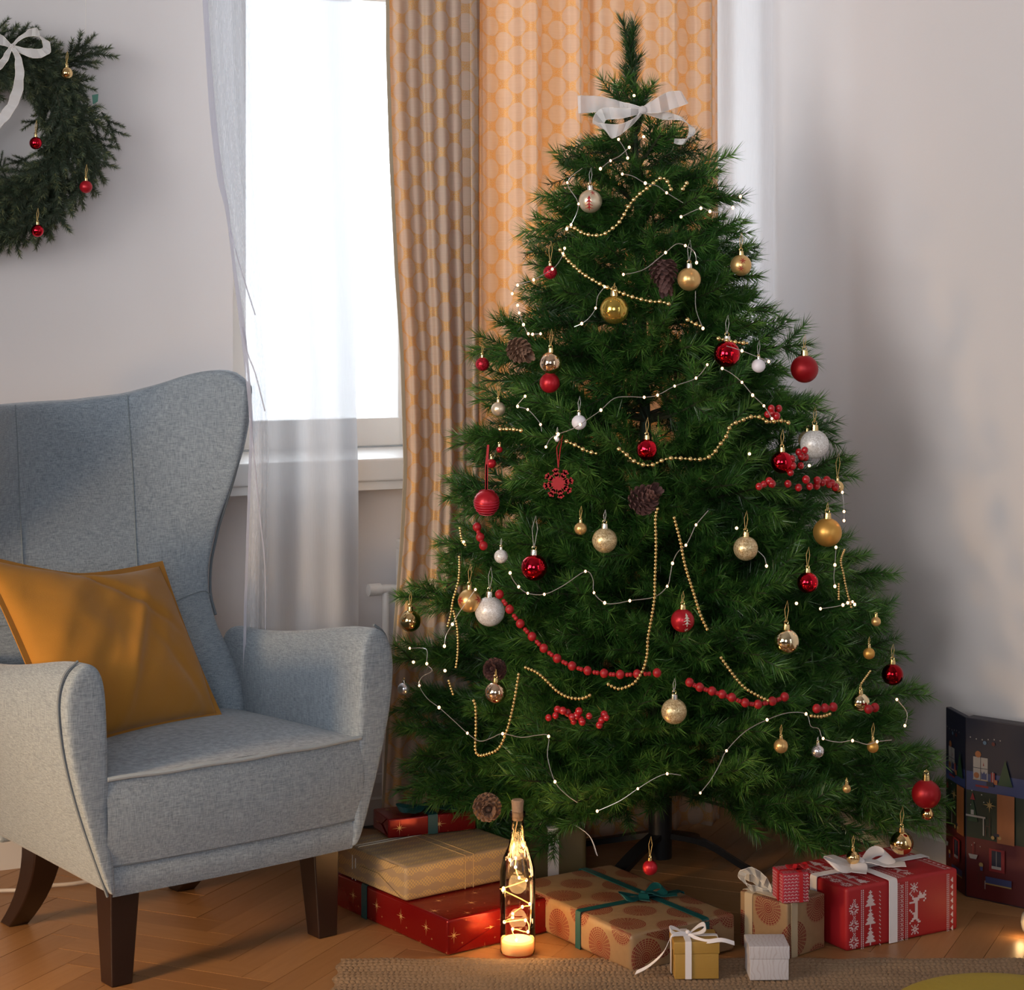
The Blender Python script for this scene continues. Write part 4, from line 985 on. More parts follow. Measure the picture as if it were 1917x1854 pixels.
def add_sprig(p, d, sc):
    o = put('sprig', rngw.choice(SM), wr)
    x = d.normalized(); y = WN.cross(x).normalized(); z = x.cross(y)
    o.matrix_local = Matrix.Translation(p - WC) @ Matrix((x, y, z)).transposed().to_4x4() @ Matrix.Rotation(rngw.uniform(-.6, .6), 4, 'X') @ Matrix.Scale(sc, 4)
for k in range(230):
    a = PI * .62 - (PI * 2) * k / 230 + rngw.uniform(-.08, .08)
    rad = WD * -math.cos(a) + UP * math.sin(a); tan = WD * -math.sin(a) - UP * math.cos(a)
    thick = interp([(-4.4, .6), (-1.8, 1.25), (-1.0, 1.1), (0, .95), (.6, .62), (1.0, .50), (2, .6)], a)
    q = rngw.uniform(-1, 1)
    p = wpt(a, rm + q * .028 * thick, rngw.uniform(.0, .05)); d = tan * 1.0 + rad * (q * .85) + UP * -.22 + WN * rngw.uniform(-.1, .35)
    add_sprig(p, d, rngw.uniform(.8, 1.1) * (.7 + .3 * thick))
for (x0, y0), (x1, y1) in (((105, 135), (200, 78)), ((110, 130), (180, 66)), ((120, 130), (178, 112)), ((25, 85), (60, 52)), ((95, 200), (50, 245)), ((60, 290), (14, 312)), ((190, 210), (226, 275)), ((165, 245), (214, 298)), ((150, 300), (190, 330)), ((60, 400), (30, 438)), ((115, 370), (135, 392)), ((70, 390), (88, 436)), ((30, 120), (60, 175)), ((10, 330), (-5, 290))):
    a, b_ = W(x0, y0, .06), W(x1, y1, .08); add_sprig(a, b_ - a, (b_ - a).length / .13)
part('leaf', MB().poly([W(172, 178, .10), W(184, 176, .10), W(183, 190, .10), W(174, 196, .10)], WN, .0008), pm('teal_leaf', (.05, .16, .12), .5), wr)
for px, py, r, kd, lab in ((125, 137, 11.5, 'gold_mirror', 'small gold bauble on the upper right of the wreath'), (67, 268, 12, 'red_mirror', 'small red bauble at the inner edge of the wreath'), (161, 350, 12, 'red_satin', 'small red bauble on the right edge of the wreath'), (70, 432, 12, 'red_mirror', 'small red bauble hanging at the bottom of the wreath')):
    B(px, py, r, kd, lab, Y=W(px, py, .165).y, thread=26)
wb_ = thing('wreath_bow', W(22, 86, .13), 'sheer cream organza bow with a hanging tail on the wreath', 'bow'); Yw = W(22, 86, .15).y
for nm, pts, ws in (('loop', [(22, 86, 0), (45, 66, -.01), (68, 60, -.01), (84, 75, -.01), (86, 95, -.01), (60, 100, -.01), (22, 88, 0)], [(3, 90), (6, 110), (8, 90), (9, 20), (8, 40), (9, 80), (3, 90)]), ('loop', [(20, 86, 0), (5, 76, 0), (-15, 70, 0)], [(3, 90), (9, 90), (12, 90)]),
        ('tail', [(22, 86, -.01), (34, 110, -.01), (36, 150, -.01), (26, 190, 0), (5, 222, 0), (-12, 240, 0)], [(3, 0), (6, -10), (9, 0), (10, 10), (9, 30), (8, 40)]), ('tail', [(20, 88, -.01), (8, 112, -.01), (-10, 130, 0)], [(3, 0), (7, 10), (9, 20)])):
    mb, eb = MB(), MB(); bow_strip(mb, eb, pts, ws, Yw); o = part(nm, mb, M_org, wb_); part('wired_edge', eb, M_edge, o)
part('knot', MB().sphere(P(22, 87, Yw - .004), .006, 10, 8), M_org2, wb_)
tag(part('hanging_thread', MB().tube([W(164, -250, .03), W(160, 62, .05)], .0006, 5), M_edge, None), 'fine white thread running up the wall above the wreath', 'thread')

# ================================================================ GIFTS
def circles_mat(name):
    m, nt, b = newmat(name); uv = nt.nodes.new('ShaderNodeUVMap'); u, v, _ = sep(uv.outputs[0]); out = None
    sp = noise(coords('UV'), 60, 3); base = mix(sp, (.235, .145, .075), (.31, .20, .105))
    for ou, ov, rad in ((0, 0, .036), (.07, .055, .034)):
        a = (u + ou).mod(.14) - .07; c = (v + ov).mod(.11) - .055; r = (a * a + c * c).sqrt(); th = c.atan2(a)
        k = (r * (2 * PI / .0042)).sin().gt(-.6) * ((th * 26).sin().gt(-.75).max(r.lt(.010))) * r.lt(rad)
        out = k if out is None else out.max(k)
    setp(b, Base_Color=mix(out, base, (.15, .008, .006)), Roughness=.42, Normal=bump(noise(coords('UV'), 25, 3), .15, .004)); return m
M_circ = circles_mat('kraft_red_circles')
def star_paper(name, c1, cstar):
    m, nt, b = newmat(name); uv = nt.nodes.new('ShaderNodeUVMap'); u, v, _ = sep(uv.outputs[0]); out = None
    for ou, ov, rad in ((0, 0, .017), (.045, .05, .013), (.02, .033, .004), (.07, .018, .004)):
        a = (u + ou).mod(.09) - .045; c = (v + ov).mod(.10) - .05; r = (a * a + c * c).sqrt(); th = c.atan2(a)
        k = (r * ((th * 4).sin().abs() * 5.5 + (th * 2).sin().abs() * .8 + 1)).lt(rad); out = k if out is None else out.max(k)
    setp(b, Base_Color=mix(out, c1, cstar), Roughness=.24, Metallic=.45, Normal=bump(noise(coords('UV'), 14, 3), .25, .006)); return m
M_stars = star_paper('red_foil_gold_stars', (.20, .005, .005), (.75, .48, .20))
m, nt, b = newmat('kraft_gold_lace'); uv = nt.nodes.new('ShaderNodeUVMap'); u, v, _ = sep(uv.outputs[0])
a = (u * 820).sin() * (v * 820).sin(); c = (u * 150).sin() * .6 + (v * 230).sin()
k = a.gt(.0) * c.gt(-.1)
setp(b, Base_Color=mix(k, (.29, .205, .125), (.46, .31, .12)), Roughness=.5, Normal=bump(noise(coords('UV'), 30, 3), .25, .003)); M_lace = m
M_teal = pm('teal_satin_ribbon', (.004, .060, .062), .45); M_wrib = pm('white_satin_ribbon', (.78, .74, .75), .45)
M_gstr = pm('gold_string', (.62, .45, .22), .4, .5)
class Bx:
    """upright box: c0 nearest corner, right edge vector r, left/back edge vector l, height h, bottom z0"""
    def __init__(s, c0, r, l, h): s.c = c0; s.r = r; s.l = l; s.h = h; s.er = r.normalized(); s.el = l.normalized(); s.R = r.length; s.L = l.length
    def p(s, a, b, z): return s.c + s.er * a + s.el * b + UP * z
def fit(front, right, left, z0, h, rl=None, ll=None):
    c, r, l = G(*front, z0), G(*right, z0), G(*left, z0)
    er = (r - c); el = (l - c); R1 = rl or er.length; L1 = ll or el.length
    ar = math.atan2(er.y, er.x); al = math.atan2(el.y, el.x) - PI / 2
    while al - ar > PI: al -= 2 * PI
    while al - ar < -PI: al += 2 * PI
    a = ar * .55 + al * .45
    return Bx(c, Vector((math.cos(a), math.sin(a), 0)) * R1, Vector((-math.sin(a), math.cos(a), 0)) * L1, h)
def gift_body(t, bx, mat, bev=.006, name='wrapping_paper', scl=1.0, ou=0, ov=0):
    me = bpy.data.meshes.new(name); b2 = bmesh.new(); uvl = b2.loops.layers.uv.new()
    vs = [b2.verts.new(bx.p(a, b, z) - t.location) for z in (0, bx.h) for b in (0, bx.L) for a in (0, bx.R)]
    faces = [((0, 1, 5, 4), 'f'), ((2, 0, 4, 6), 'l'), ((1, 3, 7, 5), 'r'), ((3, 2, 6, 7), 'b'), ((4, 5, 7, 6), 't'), ((0, 2, 3, 1), 'd')]
    for idx, k in faces:
        f = b2.faces.new([vs[i] for i in idx])
        for lp in f.loops:
            q = lp.vert.co + t.location - bx.c; A_, B_, Z_ = q.dot(bx.er), q.dot(bx.el), q.z
            lp[uvl].uv = {'f': (A_ + ou, Z_ + ov), 'b': (A_, Z_), 'l': (-B_ + ou, Z_ + ov), 'r': (bx.R + B_ + ou, Z_ + ov), 't': (A_ + ou, bx.h + B_ + ov), 'd': (A_, -B_)}[k]
    bmesh.ops.bevel(b2, geom=list(b2.edges), offset=bev, segments=3, profile=.6, affect='EDGES')
    b2.to_mesh(me); b2.free(); me.materials.append(mat); me.polygons.foreach_set('use_smooth', [True] * len(me.polygons)); me.set_sharp_from_angle(angle=.7)
    return put(name, me, t)
def band(mb, bx, where, pos, w, th=.0016, top=True):
    """ribbon round the box: where='a' wraps across the right-edge direction at a=pos"""
    o = th
    if where == 'a':
        loop = [bx.p(pos, -o, 0.001), bx.p(pos, -o, bx.h + o), bx.p(pos, bx.L + o, bx.h + o), bx.p(pos, bx.L + o, .001)]; wv = bx.er * w
    else:
        loop = [bx.p(-o, pos, 0.001), bx.p(-o, pos, bx.h + o), bx.p(bx.R + o, pos, bx.h + o), bx.p(bx.R + o, pos, .001)]; wv = bx.el * w
    pts = []
    for i, p in enumerate(loop):
        if i in (0, 3): pts.append(p)
        else:
            a = loop[i - 1]; c = loop[i + 1]; pts += [p + (a - p).normalized() * .006, p + ((a - p).normalized() + (c - p).normalized()) * .0012, p + (c - p).normalized() * .006]
    mb.ribbon(pts, wv, .0006)
def flap(t, bx, mat, face='f'):
    """folded triangular paper end"""
    mb = MB()
    if face == 'f': A, B_, n = (lambda a, z: bx.p(a, -.0012, z)), bx.R, -bx.el
    else: A, B_, n = (lambda a, z: bx.p(-.0012, a, z)), bx.L, -bx.er
    mb.poly([A(B_ * .06, .006), A(B_ * .94, .006), A(B_ * .62, bx.h * .52), A(B_ * .38, bx.h * .52)], n, .0012)
    mb.poly([A(B_ * .10, bx.h * .97), A(B_ * .90, bx.h * .97), A(B_ * .60, bx.h * .55), A(B_ * .40, bx.h * .55)], n, .0008)
    me = mb.mesh('folded_flap', mat, False)
    l = me.uv_layers.new()
    for lp in me.loops:
        q = me.vertices[lp.vertex_index].co - bx.c; l.data[lp.index].uv = (q.dot(bx.er) - q.dot(bx.el), q.z)
    me.transform(Matrix.Translation(-t.location)); put('folded_flap', me, t)
def bow(t, c, ex, ey, size, w, mat, tails=((1, .8), (-1, .7)), name='bow', lift=.55, edge=False, seed=1):
    rg_ = random.Random(seed); mb = MB()
    for s in (-1, 1):
        pts = []; wd = []
        for k in range(17):
            a = k / 16; pts.append(c + ex * (s * size * math.sin(PI * a) ** .8) + UP * (.002 + size * lift * (.55 + .45 * s * .3) * math.sin(PI * a) * (1.15 - a)) + ey * (size * .28 * math.sin(2 * PI * a)))
            wd.append((ey * .9 + UP * .35 * math.sin(PI * a)).normalized() * w * (.45 + .75 * math.sin(PI * a)))
        mb.ribbon(pts, wd, .0005)
    mb2 = MB()
    for s, l in tails:
        pts = []; wd = []
        for k in range(9):
            a = k / 8; pts.append(c + ex * (s * size * l * 1.15 * a) - ey * (size * .75 * a) + UP * (.004 + .006 * math.sin(a * 7) * (1 - a) + .001)); wd.append((ey * .7 + ex * s * .5).normalized() * w * (.5 + .6 * min(1, a * 3)))
        mb2.ribbon(pts, wd, .0005)
    mb.sphere(c + UP * .005, w * .75, 12, 8)
    o = part(name, mb, mat, t); part('tail', mb2, mat, o) if tails else None; return o

# G1 long red foil gift on the floor
bx = fit((838, 1791), (1060, 1748), (592, 1703), 0, .070); bx.L = .50
g1 = thing('gift_box', bx.p(bx.R / 2, bx.L / 2, 0), 'long flat red foil gift with gold stars, bottom of the stack beside the chair', 'gift')
gift_body(g1, bx, M_stars, ou=.03, ov=.012); flap(g1, bx, M_stars, 'f')
mb = MB(); band(mb, bx, 'b', bx.L * .60, .010); part('ribbon', mb, M_teal, g1)
# G2 kraft gift with gold lace print
h1 = .071
bx2 = fit((760, 1690), (935, 1657), (640, 1648), h1, .070, rl=.30, ll=.26)
g2 = thing('gift_box', bx2.p(bx2.R / 2, bx2.L / 2, 0), 'kraft paper gift with a small gold lattice print, middle of the stack beside the chair', 'gift')
gift_body(g2, bx2, M_lace, .010); flap(g2, bx2, M_lace, 'l')
mb = MB(); [mb.tube([bx2.p(a, -.002, .002), bx2.p(a, -.002, bx2.h + .001), bx2.p(a, bx2.L, bx2.h + .001)], .0008, 5) for a in (.145, .166)]
part('string', mb, M_gstr, g2); mb = MB(); [mb.tube([bx2.p(-.001, b_, .002), bx2.p(-.001, b_, bx2.h - .008), bx2.p(.008, b_, bx2.h + .001), bx2.p(bx2.R, b_, bx2.h + .001)], .0009, 5) for b_ in (.185, .197)]
part('string', mb, pm('white_string', (.6, .58, .54), .6), g2)
# G3 small red foil gift with teal bow
h2 = h1 + .0715
bx3 = fit((727, 1571), (818, 1564), (697, 1556), h2, .041, rl=.20, ll=.10)
g3 = thing('gift_box', bx3.p(bx3.R / 2, bx3.L / 2, 0), 'small red foil gift with a teal bow, topmost of the stack beside the chair', 'gift')
gift_body(g3, bx3, M_stars, .004, ou=.02, ov=.03); flap(g3, bx3, M_stars, 'l')
mb = MB(); band(mb, bx3, 'a', .100, .011); part('ribbon', mb, M_teal, g3)
bow(g3, bx3.p(.100, .045, bx3.h + .004), bx3.er, bx3.el, .062, .010, M_teal, lift=.22)
# G4 olive gift behind the bottle with white ribbon
bx4 = Bx(G(985, 1625), Vector((.13, .03, 0)), Vector((-.03, .13, 0)), .105)
bx4 = Bx(P(972, 1640, 4.42), Vector((math.cos(.15), math.sin(.15), 0)) * .15, Vector((-math.sin(.15), math.cos(.15), 0)) * .10, .125); bx4.c.z = 0
g4 = thing('gift_box', bx4.p(bx4.R / 2, bx4.L / 2, 0), 'dark olive gift with a pale ribbon, deep under the tree behind the bottle', 'gift')
gift_body(g4, bx4, pm('olive_paper', (.10, .075, .03), .5, bumps=(20, .2)), .012)
mb = MB(); band(mb, bx4, 'a', .075, .012); band(mb, bx4, 'b', .05, .012); part('ribbon', mb, M_wrib, g4); 
mb = MB(); mb.ribbon(smooth_path([bx4.p(.075, .04, bx4.h + .003), bx4.p(.11, .01, bx4.h + .012), bx4.p(.15, -.02, bx4.h - .01), bx4.p(.165, -.035, bx4.h - .05)]), [bx4.el * .008] * 13, .0006); part('ribbon_tail', mb, M_wrib, g4)
# G5 large kraft gift with red circles and teal ribbon
bx5 = fit((1182, 1824), (1364, 1775), (1001, 1717), 0, .074)
bx5.L = .42
g5 = thing('gift_box', bx5.p(bx5.R / 2, bx5.L / 2, 0), 'large kraft gift with red dotted circles and teal ribbon, before the tree stand', 'gift')
gift_body(g5, bx5, M_circ, .011, ou=.035, ov=.03); flap(g5, bx5, M_circ, 'f')
mb = MB(); band(mb, bx5, 'b', bx5.L * .42, .0085); band(mb, bx5, 'a', bx5.R * .70, .0085); part('ribbon', mb, M_teal, g5)
bow(g5, bx5.p(bx5.R * .62, bx5.L * .42, bx5.h + .004), bx5.er, bx5.el, .050, .010, M_teal, tails=((1, 1.0), (-1, .4)), lift=.45)
# G6 kraft gift on the right
bx6 = fit((1474, 1798), (1561, 1781), (1367, 1777), 0, .108)
g6 = thing('gift_box', bx6.p(bx6.R / 2, bx6.L / 2, 0), 'kraft gift with red circles and gold organza ribbon, left of the reindeer gift', 'gift')
gift_body(g6, bx6, M_circ, .004, ou=.05, ov=.02)
M_orgg = organza('gold_organza', .55, (.62, .50, .32))
mb = MB(); band(mb, bx6, 'b', bx6.L * .80, .010); part('ribbon', mb, M_orgg, g6); mb = MB(); band(mb, bx6, 'a', bx6.R * .08 + .01, .009); part('ribbon', mb, M_orgg, g6)
mb = MB(); eb = MB()
for pts, ws in (([(1445, 1672, 0), (1415, 1668, 0), (1392, 1652, 0), (1390, 1636, 0), (1410, 1632, 0), (1432, 1650, 0), (1446, 1670, 0)], [(4, 90), (9, 80), (8, 40), (7, 10), (8, 70), (8, 110), (3, 90)]), ([(1446, 1672, .0), (1425, 1655, .01), (1402, 1640, .02), (1384, 1640, .02)], [(3, 90), (8, 100), (9, 90), (5, 90)])):
    bow_strip(mb, eb, pts, ws, bx6.p(.03, .08, 0).y)
part('bow', mb, organza('pale_organza', .42, (.70, .66, .58)), g6); part('bow_edge', eb, M_edge, g6)
# G8 reindeer gift
bx8 = fit((1585, 1783), (1798, 1742), (1563, 1774), 0, .124, ll=.20)
g8 = thing('gift_box', bx8.p(bx8.R / 2, bx8.L / 2, 0), 'red gift with knitted white reindeer and fir tree pattern and a white bow', 'gift')
M_redp = pm('red_matte_paper', (.36, .009, .014), .5, bumps=(25, .12)); M_wpr = pm('white_ink', (.66, .52, .52), .55)
gift_body(g8, bx8, M_redp, .007)
TREE = ["....#....", "...###...", "....#....", "...###...", "..#####..", "...###...", "..#####..", ".#######.", "..#####..", ".#######.", "#########", "....#....", "....#...."]
SNOW = ["#..#..#", ".#.#.#.", "..###..", "###.###", "..###..", ".#.#.#.", "#..#..#"]
FLOW = ["...#.#...", ".#.#.#.#.", "..##.##..", "###...###", "....#....", "###...###", "..##.##..", ".#.#.#.#.", "...#.#..."]
DEER = ["#.#.#............", ".###.#...........", "..##.............", ".###.............", "####............#", "..###..........##", "...#############.", "...############..", "...###.....####..", "..##.#.....#..##.", ".#...#....#....#.", "#....#...#......#"]
def stamp(mb, f, rows, a0, z0, s, rot=False):
    """f(a,z,eps) maps to a place on a box face; rows = bitmap"""
    if rot: rows = [''.join(r[i] for r in rows[::-1]) for i in range(len(rows[0]))]
    nr = len(rows)
    for i, row in enumerate(rows):
        j = 0
        while j < len(row):
            if row[j] == '#':
                k = j
                while k < len(row) and row[k] == '#': k += 1
                x0, x1, y0, y1 = a0 + j * s, a0 + k * s, z0 + (nr - i - 1) * s, z0 + (nr - i) * s
                mb.add([f(x0, y0), f(x1, y0), f(x1, y1), f(x0, y1)], [(0, 1, 2, 3)]); j = k
            else: j += 1
def knit(mb, f, Lw, Hh, shift=0):
    s = .0021
    def col(a0, w): 
        for k in range(int(Hh / .0042)): mb.add([f(a0, k * .0042), f(a0 + w, k * .0042), f(a0 + w, k * .0042 + .003), f(a0, k * .0042 + .003)], [(0, 1, 2, 3)])
    x = .006
    z = .004
    while z + 9 * s * 1.25 < Hh: stamp(mb, f, FLOW, x, z, s * 1.25); stamp(mb, f, ["#.#", ".#.", "#.#"], x + .010, z + .0245, s); z += .0330
    for a in (.036, .0405): col(a, .0022)
    z = .004
    while z + 13 * s < Hh + .006: stamp(mb, f, TREE, .047, z, s * 1.35); z += .036
    for k in range(int(Hh / .008)): stamp(mb, f, ["#.", ".#"], .082, k * .008, s); 
    if Lw > .15:
        for a in (.128, .132, .150, .154): col(a, .0018)
        for k in range(int(Hh / .0095)): stamp(mb, f, ["#.#", ".#.", "#.#"], .137, k * .0095, s * 1.2)
        stamp(mb, f, SNOW, .165, .008, s * 1.3); stamp(mb, f, SNOW, .163, Hh - .026, s * 1.3)
        stamp(mb, f, DEER, .160, .030, s * 1.75, True)
        for a in (Lw - .030, Lw - .026): col(a, .0018)
        for k in range(int(Hh / .014)): stamp(mb, f, ["..#", ".##", "###", ".##", "..#"], Lw - .020, k * .014, s)
m8 = MB(); knit(m8, lambda a, z: bx8.p(a, -.0005, z), bx8.R, bx8.h - .006)
part('printed_pattern', m8, M_wpr, g8, smooth=False, kind='stuff')
m8 = MB(); knit(m8, lambda a, z: bx8.p(a, z + .006, bx8.h + .0005), bx8.R, bx8.L - .012); part('printed_pattern', m8, M_wpr, g8, smooth=False, kind='stuff')
m8 = MB(); knit(m8, lambda a, z: bx8.p(-.0005, bx8.L - a - .01, z), .12, bx8.h - .006); part('printed_pattern', m8, M_wpr, g8, smooth=False, kind='stuff')
mb = MB(); band(mb, bx8, 'a', .116, .0105, .003); band(mb, bx8, 'b', bx8.L * .50, .0105, .003); part('ribbon', mb, M_wrib, g8)
bow(g8, bx8.p(.116, bx8.L * .50, bx8.h + .006), bx8.er, bx8.el, .072, .016, M_wrib, tails=((1, .9), (-1, .6)), lift=.42)
# G7 small red scallop box on top of the kraft gift
bx7 = Bx(G(1462, 1693, .109), Vector((1, 0, 0)), Vector((0, 1, 0)), .050)
a7 = math.radians(14); bx7 = Bx(G(1465, 1693, .109), Vector((math.cos(a7), math.sin(a7), 0)) * .055, Vector((-math.sin(a7), math.cos(a7), 0)) * .055, .058)
g7 = thing('gift_box', bx7.p(bx7.R / 2, bx7.L / 2, 0), 'tiny red and white patterned gift with a red ribbon, on top of the kraft gift', 'gift')
gift_body(g7, bx7, pm('crimson_paper', (.42, .02, .04), .5), .003)
mb = MB()
for f, Lw in ((lambda a, z: bx7.p(a, -.0005, z), bx7.R), (lambda a, z: bx7.p(-.0005, bx7.L - a, z), bx7.L), (lambda a, z: bx7.p(a, z, bx7.h + .0005), bx7.R)):
    for i in range(7):
        for j in range(9): stamp(mb, f, [".##.", "#..#"], .002 + i * .0076 + (j % 2) * .0012, .002 + j * .0062, .0015)
part('printed_pattern', mb, M_wpr, g7, smooth=False, kind='stuff')
mb = MB(); band(mb, bx7, 'a', .038, .004, .0015); band(mb, bx7, 'b', .02, .004, .0015); part('ribbon', mb, M_redprint, g7); bow(g7, bx7.p(.038, .02, bx7.h + .003), bx7.er, bx7.el, .022, .004, M_redprint, lift=.5)
# G9 gold box with lid
def lidbox(px0, px1, pyb, pyt, depth_, lidz, name, label, mat, ang_, over=.0015, z0=.008):
    c = G(px0, pyb, z0); Y = c.y; w = (px1 - px0) / F_ * Y / math.cos(math.radians(ang_)) if ang_ >= 0 else (px1 - px0) / F_ * Y; hh = lidz[1]; a = math.radians(ang_)
    b_ = Bx(c, Vector((math.cos(a), math.sin(a), 0)) * w, Vector((-math.sin(a), math.cos(a), 0)) * depth_, lidz[0]); t = thing(name, b_.p(b_.R / 2, b_.L / 2, 0), label, 'box')
    q = gift_body(t, b_, mat, .0012, 'box_base'); b2 = Bx(b_.p(-over, -over, lidz[0] - .0005), b_.er * (b_.R + 2 * over), b_.el * (b_.L + 2 * over), hh); gift_body(t, b2, mat, .0012, 'lid'); return t, b_, b2
m, nt, b = newmat('gold_card'); setp(b, Base_Color=(.46, .27, .055), Roughness=.45, Metallic=.25, Normal=bump((sep(coords(scale=(1, 1, 500)))[2] * 6).sin(), .2, .001)); M_gcard = m
g9, b9, l9 = lidbox(1263, 1346, 1834, 1790, .075, (.048, .022), 'gift_box', 'small gold card box with a lid and a white ribbon bow, on the rug edge', M_gcard, 2)
g9['category'] = 'gift'
b9t = Bx(b9.p(-.0015, -.0015, 0), b9.er * (b9.R + .003), b9.el * (b9.L + .003), .070)
mb = MB(); band(mb, b9t, 'a', .027, .006); band(mb, b9t, 'b', .038, .006); part('ribbon', mb, M_wrib, g9)
bow(g9, b9t.p(.030, .035, .073), b9.er, b9.el, .034, .006, M_wrib, tails=(), lift=.9)
mb = MB(); q0 = b9t.p(.030, .035, .074)
mb.ribbon(smooth_path([q0, q0 + Vector((.03, -.03, -.004)), q0 + Vector((.06, -.035, .0)), q0 + Vector((.085, -.03, -.008))]), [Vector((0, .003, .003))] * 13, .0004)
mb.ribbon(smooth_path([q0, q0 + Vector((-.03, -.02, .004)), q0 + Vector((-.048, -.03, -.025)), q0 + Vector((-.075, -.03, -.050)), q0 + Vector((-.10, -.03, -.063))]), [Vector((.002, .003, .003))] * 17, .0004); part('ribbon_tail', mb, M_wrib, g9)
m, nt, b = newmat('white_swirl_card'); v = coords(); w = nt.nodes.new('ShaderNodeTexWave'); w.inputs['Scale'].default_value = 42; w.inputs['Distortion'].default_value = 9; w.inputs['Detail'].default_value = 1; nt.links.new(v, w.inputs['Vector'])
setp(b, Base_Color=mix(X(w.outputs['Fac']).step(.75, .95) * .5, (.55, .53, .56), (.42, .36, .37)), Roughness=.45); M_wcard = m
g10, b10, l10 = lidbox(1404, 1477, 1836, 1790, .072, (.040, .024), 'gift_box', 'small white patterned card box with a lid, right of the gold box', M_wcard, 1); g10['category'] = 'gift'
# ================================================================ BOTTLE LAMP
m, nt, b = newmat('bottle_glass'); nt.nodes.remove(b)
g = nt.nodes.new('ShaderNodeBsdfGlossy'); g.inputs['Roughness'].default_value = .03; t_ = nt.nodes.new('ShaderNodeBsdfTransparent'); t_.inputs[0].default_value = (.97, .93, .86, 1); mx = nt.nodes.new('ShaderNodeMixShader'); fr = nt.nodes.new('ShaderNodeFresnel'); fr.inputs[0].default_value = 1.45
nt.links.new(fr.outputs[0], mx.inputs[0]); nt.links.new(t_.outputs[0], mx.inputs[1]); nt.links.new(g.outputs[0], mx.inputs[2]); nt.links.new(mx.outputs[0], nt.nodes['Material Output'].inputs[0]); M_bot = m
bc = G(969, 1786); bt = thing('bottle_lamp', bc, 'clear glass bottle filled with warm fairy lights, closed with a cork', 'bottle lamp')
prof = [(.001, .001), (.031, .001), (.0345, .006), (.0348, .15), (.034, .165), (.028, .19), (.018, .212), (.0135, .235), (.0125, .262), (.0125, .268), (.0155, .270), (.0155, .278), (.013, .280)]
put('glass', MB().lathe(prof, n=32).mesh('glass', M_bot), bt)
put('cork', MB().lathe([(.0105, .262), (.0112, .284), (.0125, .300), (.011, .302), (.0005, .302)], n=16).mesh('cork', pm('cork', (.34, .22, .14), .8, bumps=(200, .5))), bt)
put('lit_base', MB().lathe([(.0005, .004), (.031, .004), (.032, .008), (.0315, .026), (.028, .030), (.0005, .029)], n=28).mesh('lit_base', pm('lit_base_yellow', (.80, .62, .36), .5, Subsurface_Weight=.4)), bt)  # added plug; its pale yellow stands for the glow in the thick bottom
bl = [(970, 1775 - 1786 + 0)]
bpts = [((1065 - 1065) / 2.905, 0)]
raw = [(1060, 662), (1080, 690), (1030, 600), (1120, 730), (995, 760), (1138, 840), (1098, 878), (1045, 887), (1128, 988), (1045, 1000), (1065, 1068), (1000, 940), (1115, 950), (1045, 905), (985, 775), (1060, 610)]
path = []
for i, (x, y) in enumerate(raw):
    px, py = 600 + x / 2.905, 1400 + y / 2.905; zz = (1786 - py) / F_ * bc.y; xx = (px - 969) / F_ * bc.y; rad = min(.029, interp([(0, .03), (.17, .030), (.21, .014), (.3, .008)], zz)); xx = max(-rad, min(rad, xx))
    yy = -math.sqrt(max(0, rad * rad - xx * xx)) * (.8 if i % 3 else -.5); path.append(Vector((xx, yy, max(.034, zz))))
    o = put('bulb', bulb, bt); o.location = path[-1]; o.scale = (.0028, .0028, .0034)
order = sorted(path, key=lambda p: -p.z); put('wire', MB().tube(smooth_path([Vector((0, 0, .262))] + order, 6), .0011, 6).mesh('wire', pm('amber_wire', (.75, .50, .20), .4, .3)), bt)
for zz in (.06, .12, .17):
    l = bpy.data.lights.new('bottle_glow', 'POINT'); l.energy = .32; l.color = (1, .58, .22); l.shadow_soft_size = .02; o = bpy.data.objects.new('bottle_glow', l); S.collection.objects.link(o); o.location = (0, 0, zz); o.parent = bt
# small light at the right edge
lc = G(1932, 1748); lt = thing('tealight_holder', lc, 'small grey glass light holder glowing on the floor at the right edge', 'light holder')
put('cup', MB().lathe([(.001, .001), (.016, .001), (.021, .010), (.023, .024), (.020, .038), (.016, .044)], n=24).mesh('cup', pm('smoky_glass', (.25, .24, .23), .2, Alpha=.8)), lt)
put('flame_bulb', MB().sphere((0, -.024, .010), .005, 12, 8).mesh('flame_bulb', M_bulb), lt)
l = bpy.data.lights.new('holder_glow', 'POINT'); l.energy = .10; l.color = (1, .60, .25); l.shadow_soft_size = .01; o = bpy.data.objects.new('holder_glow', l); S.collection.objects.link(o); o.location = (-.03, -.028, .022); o.parent = lt

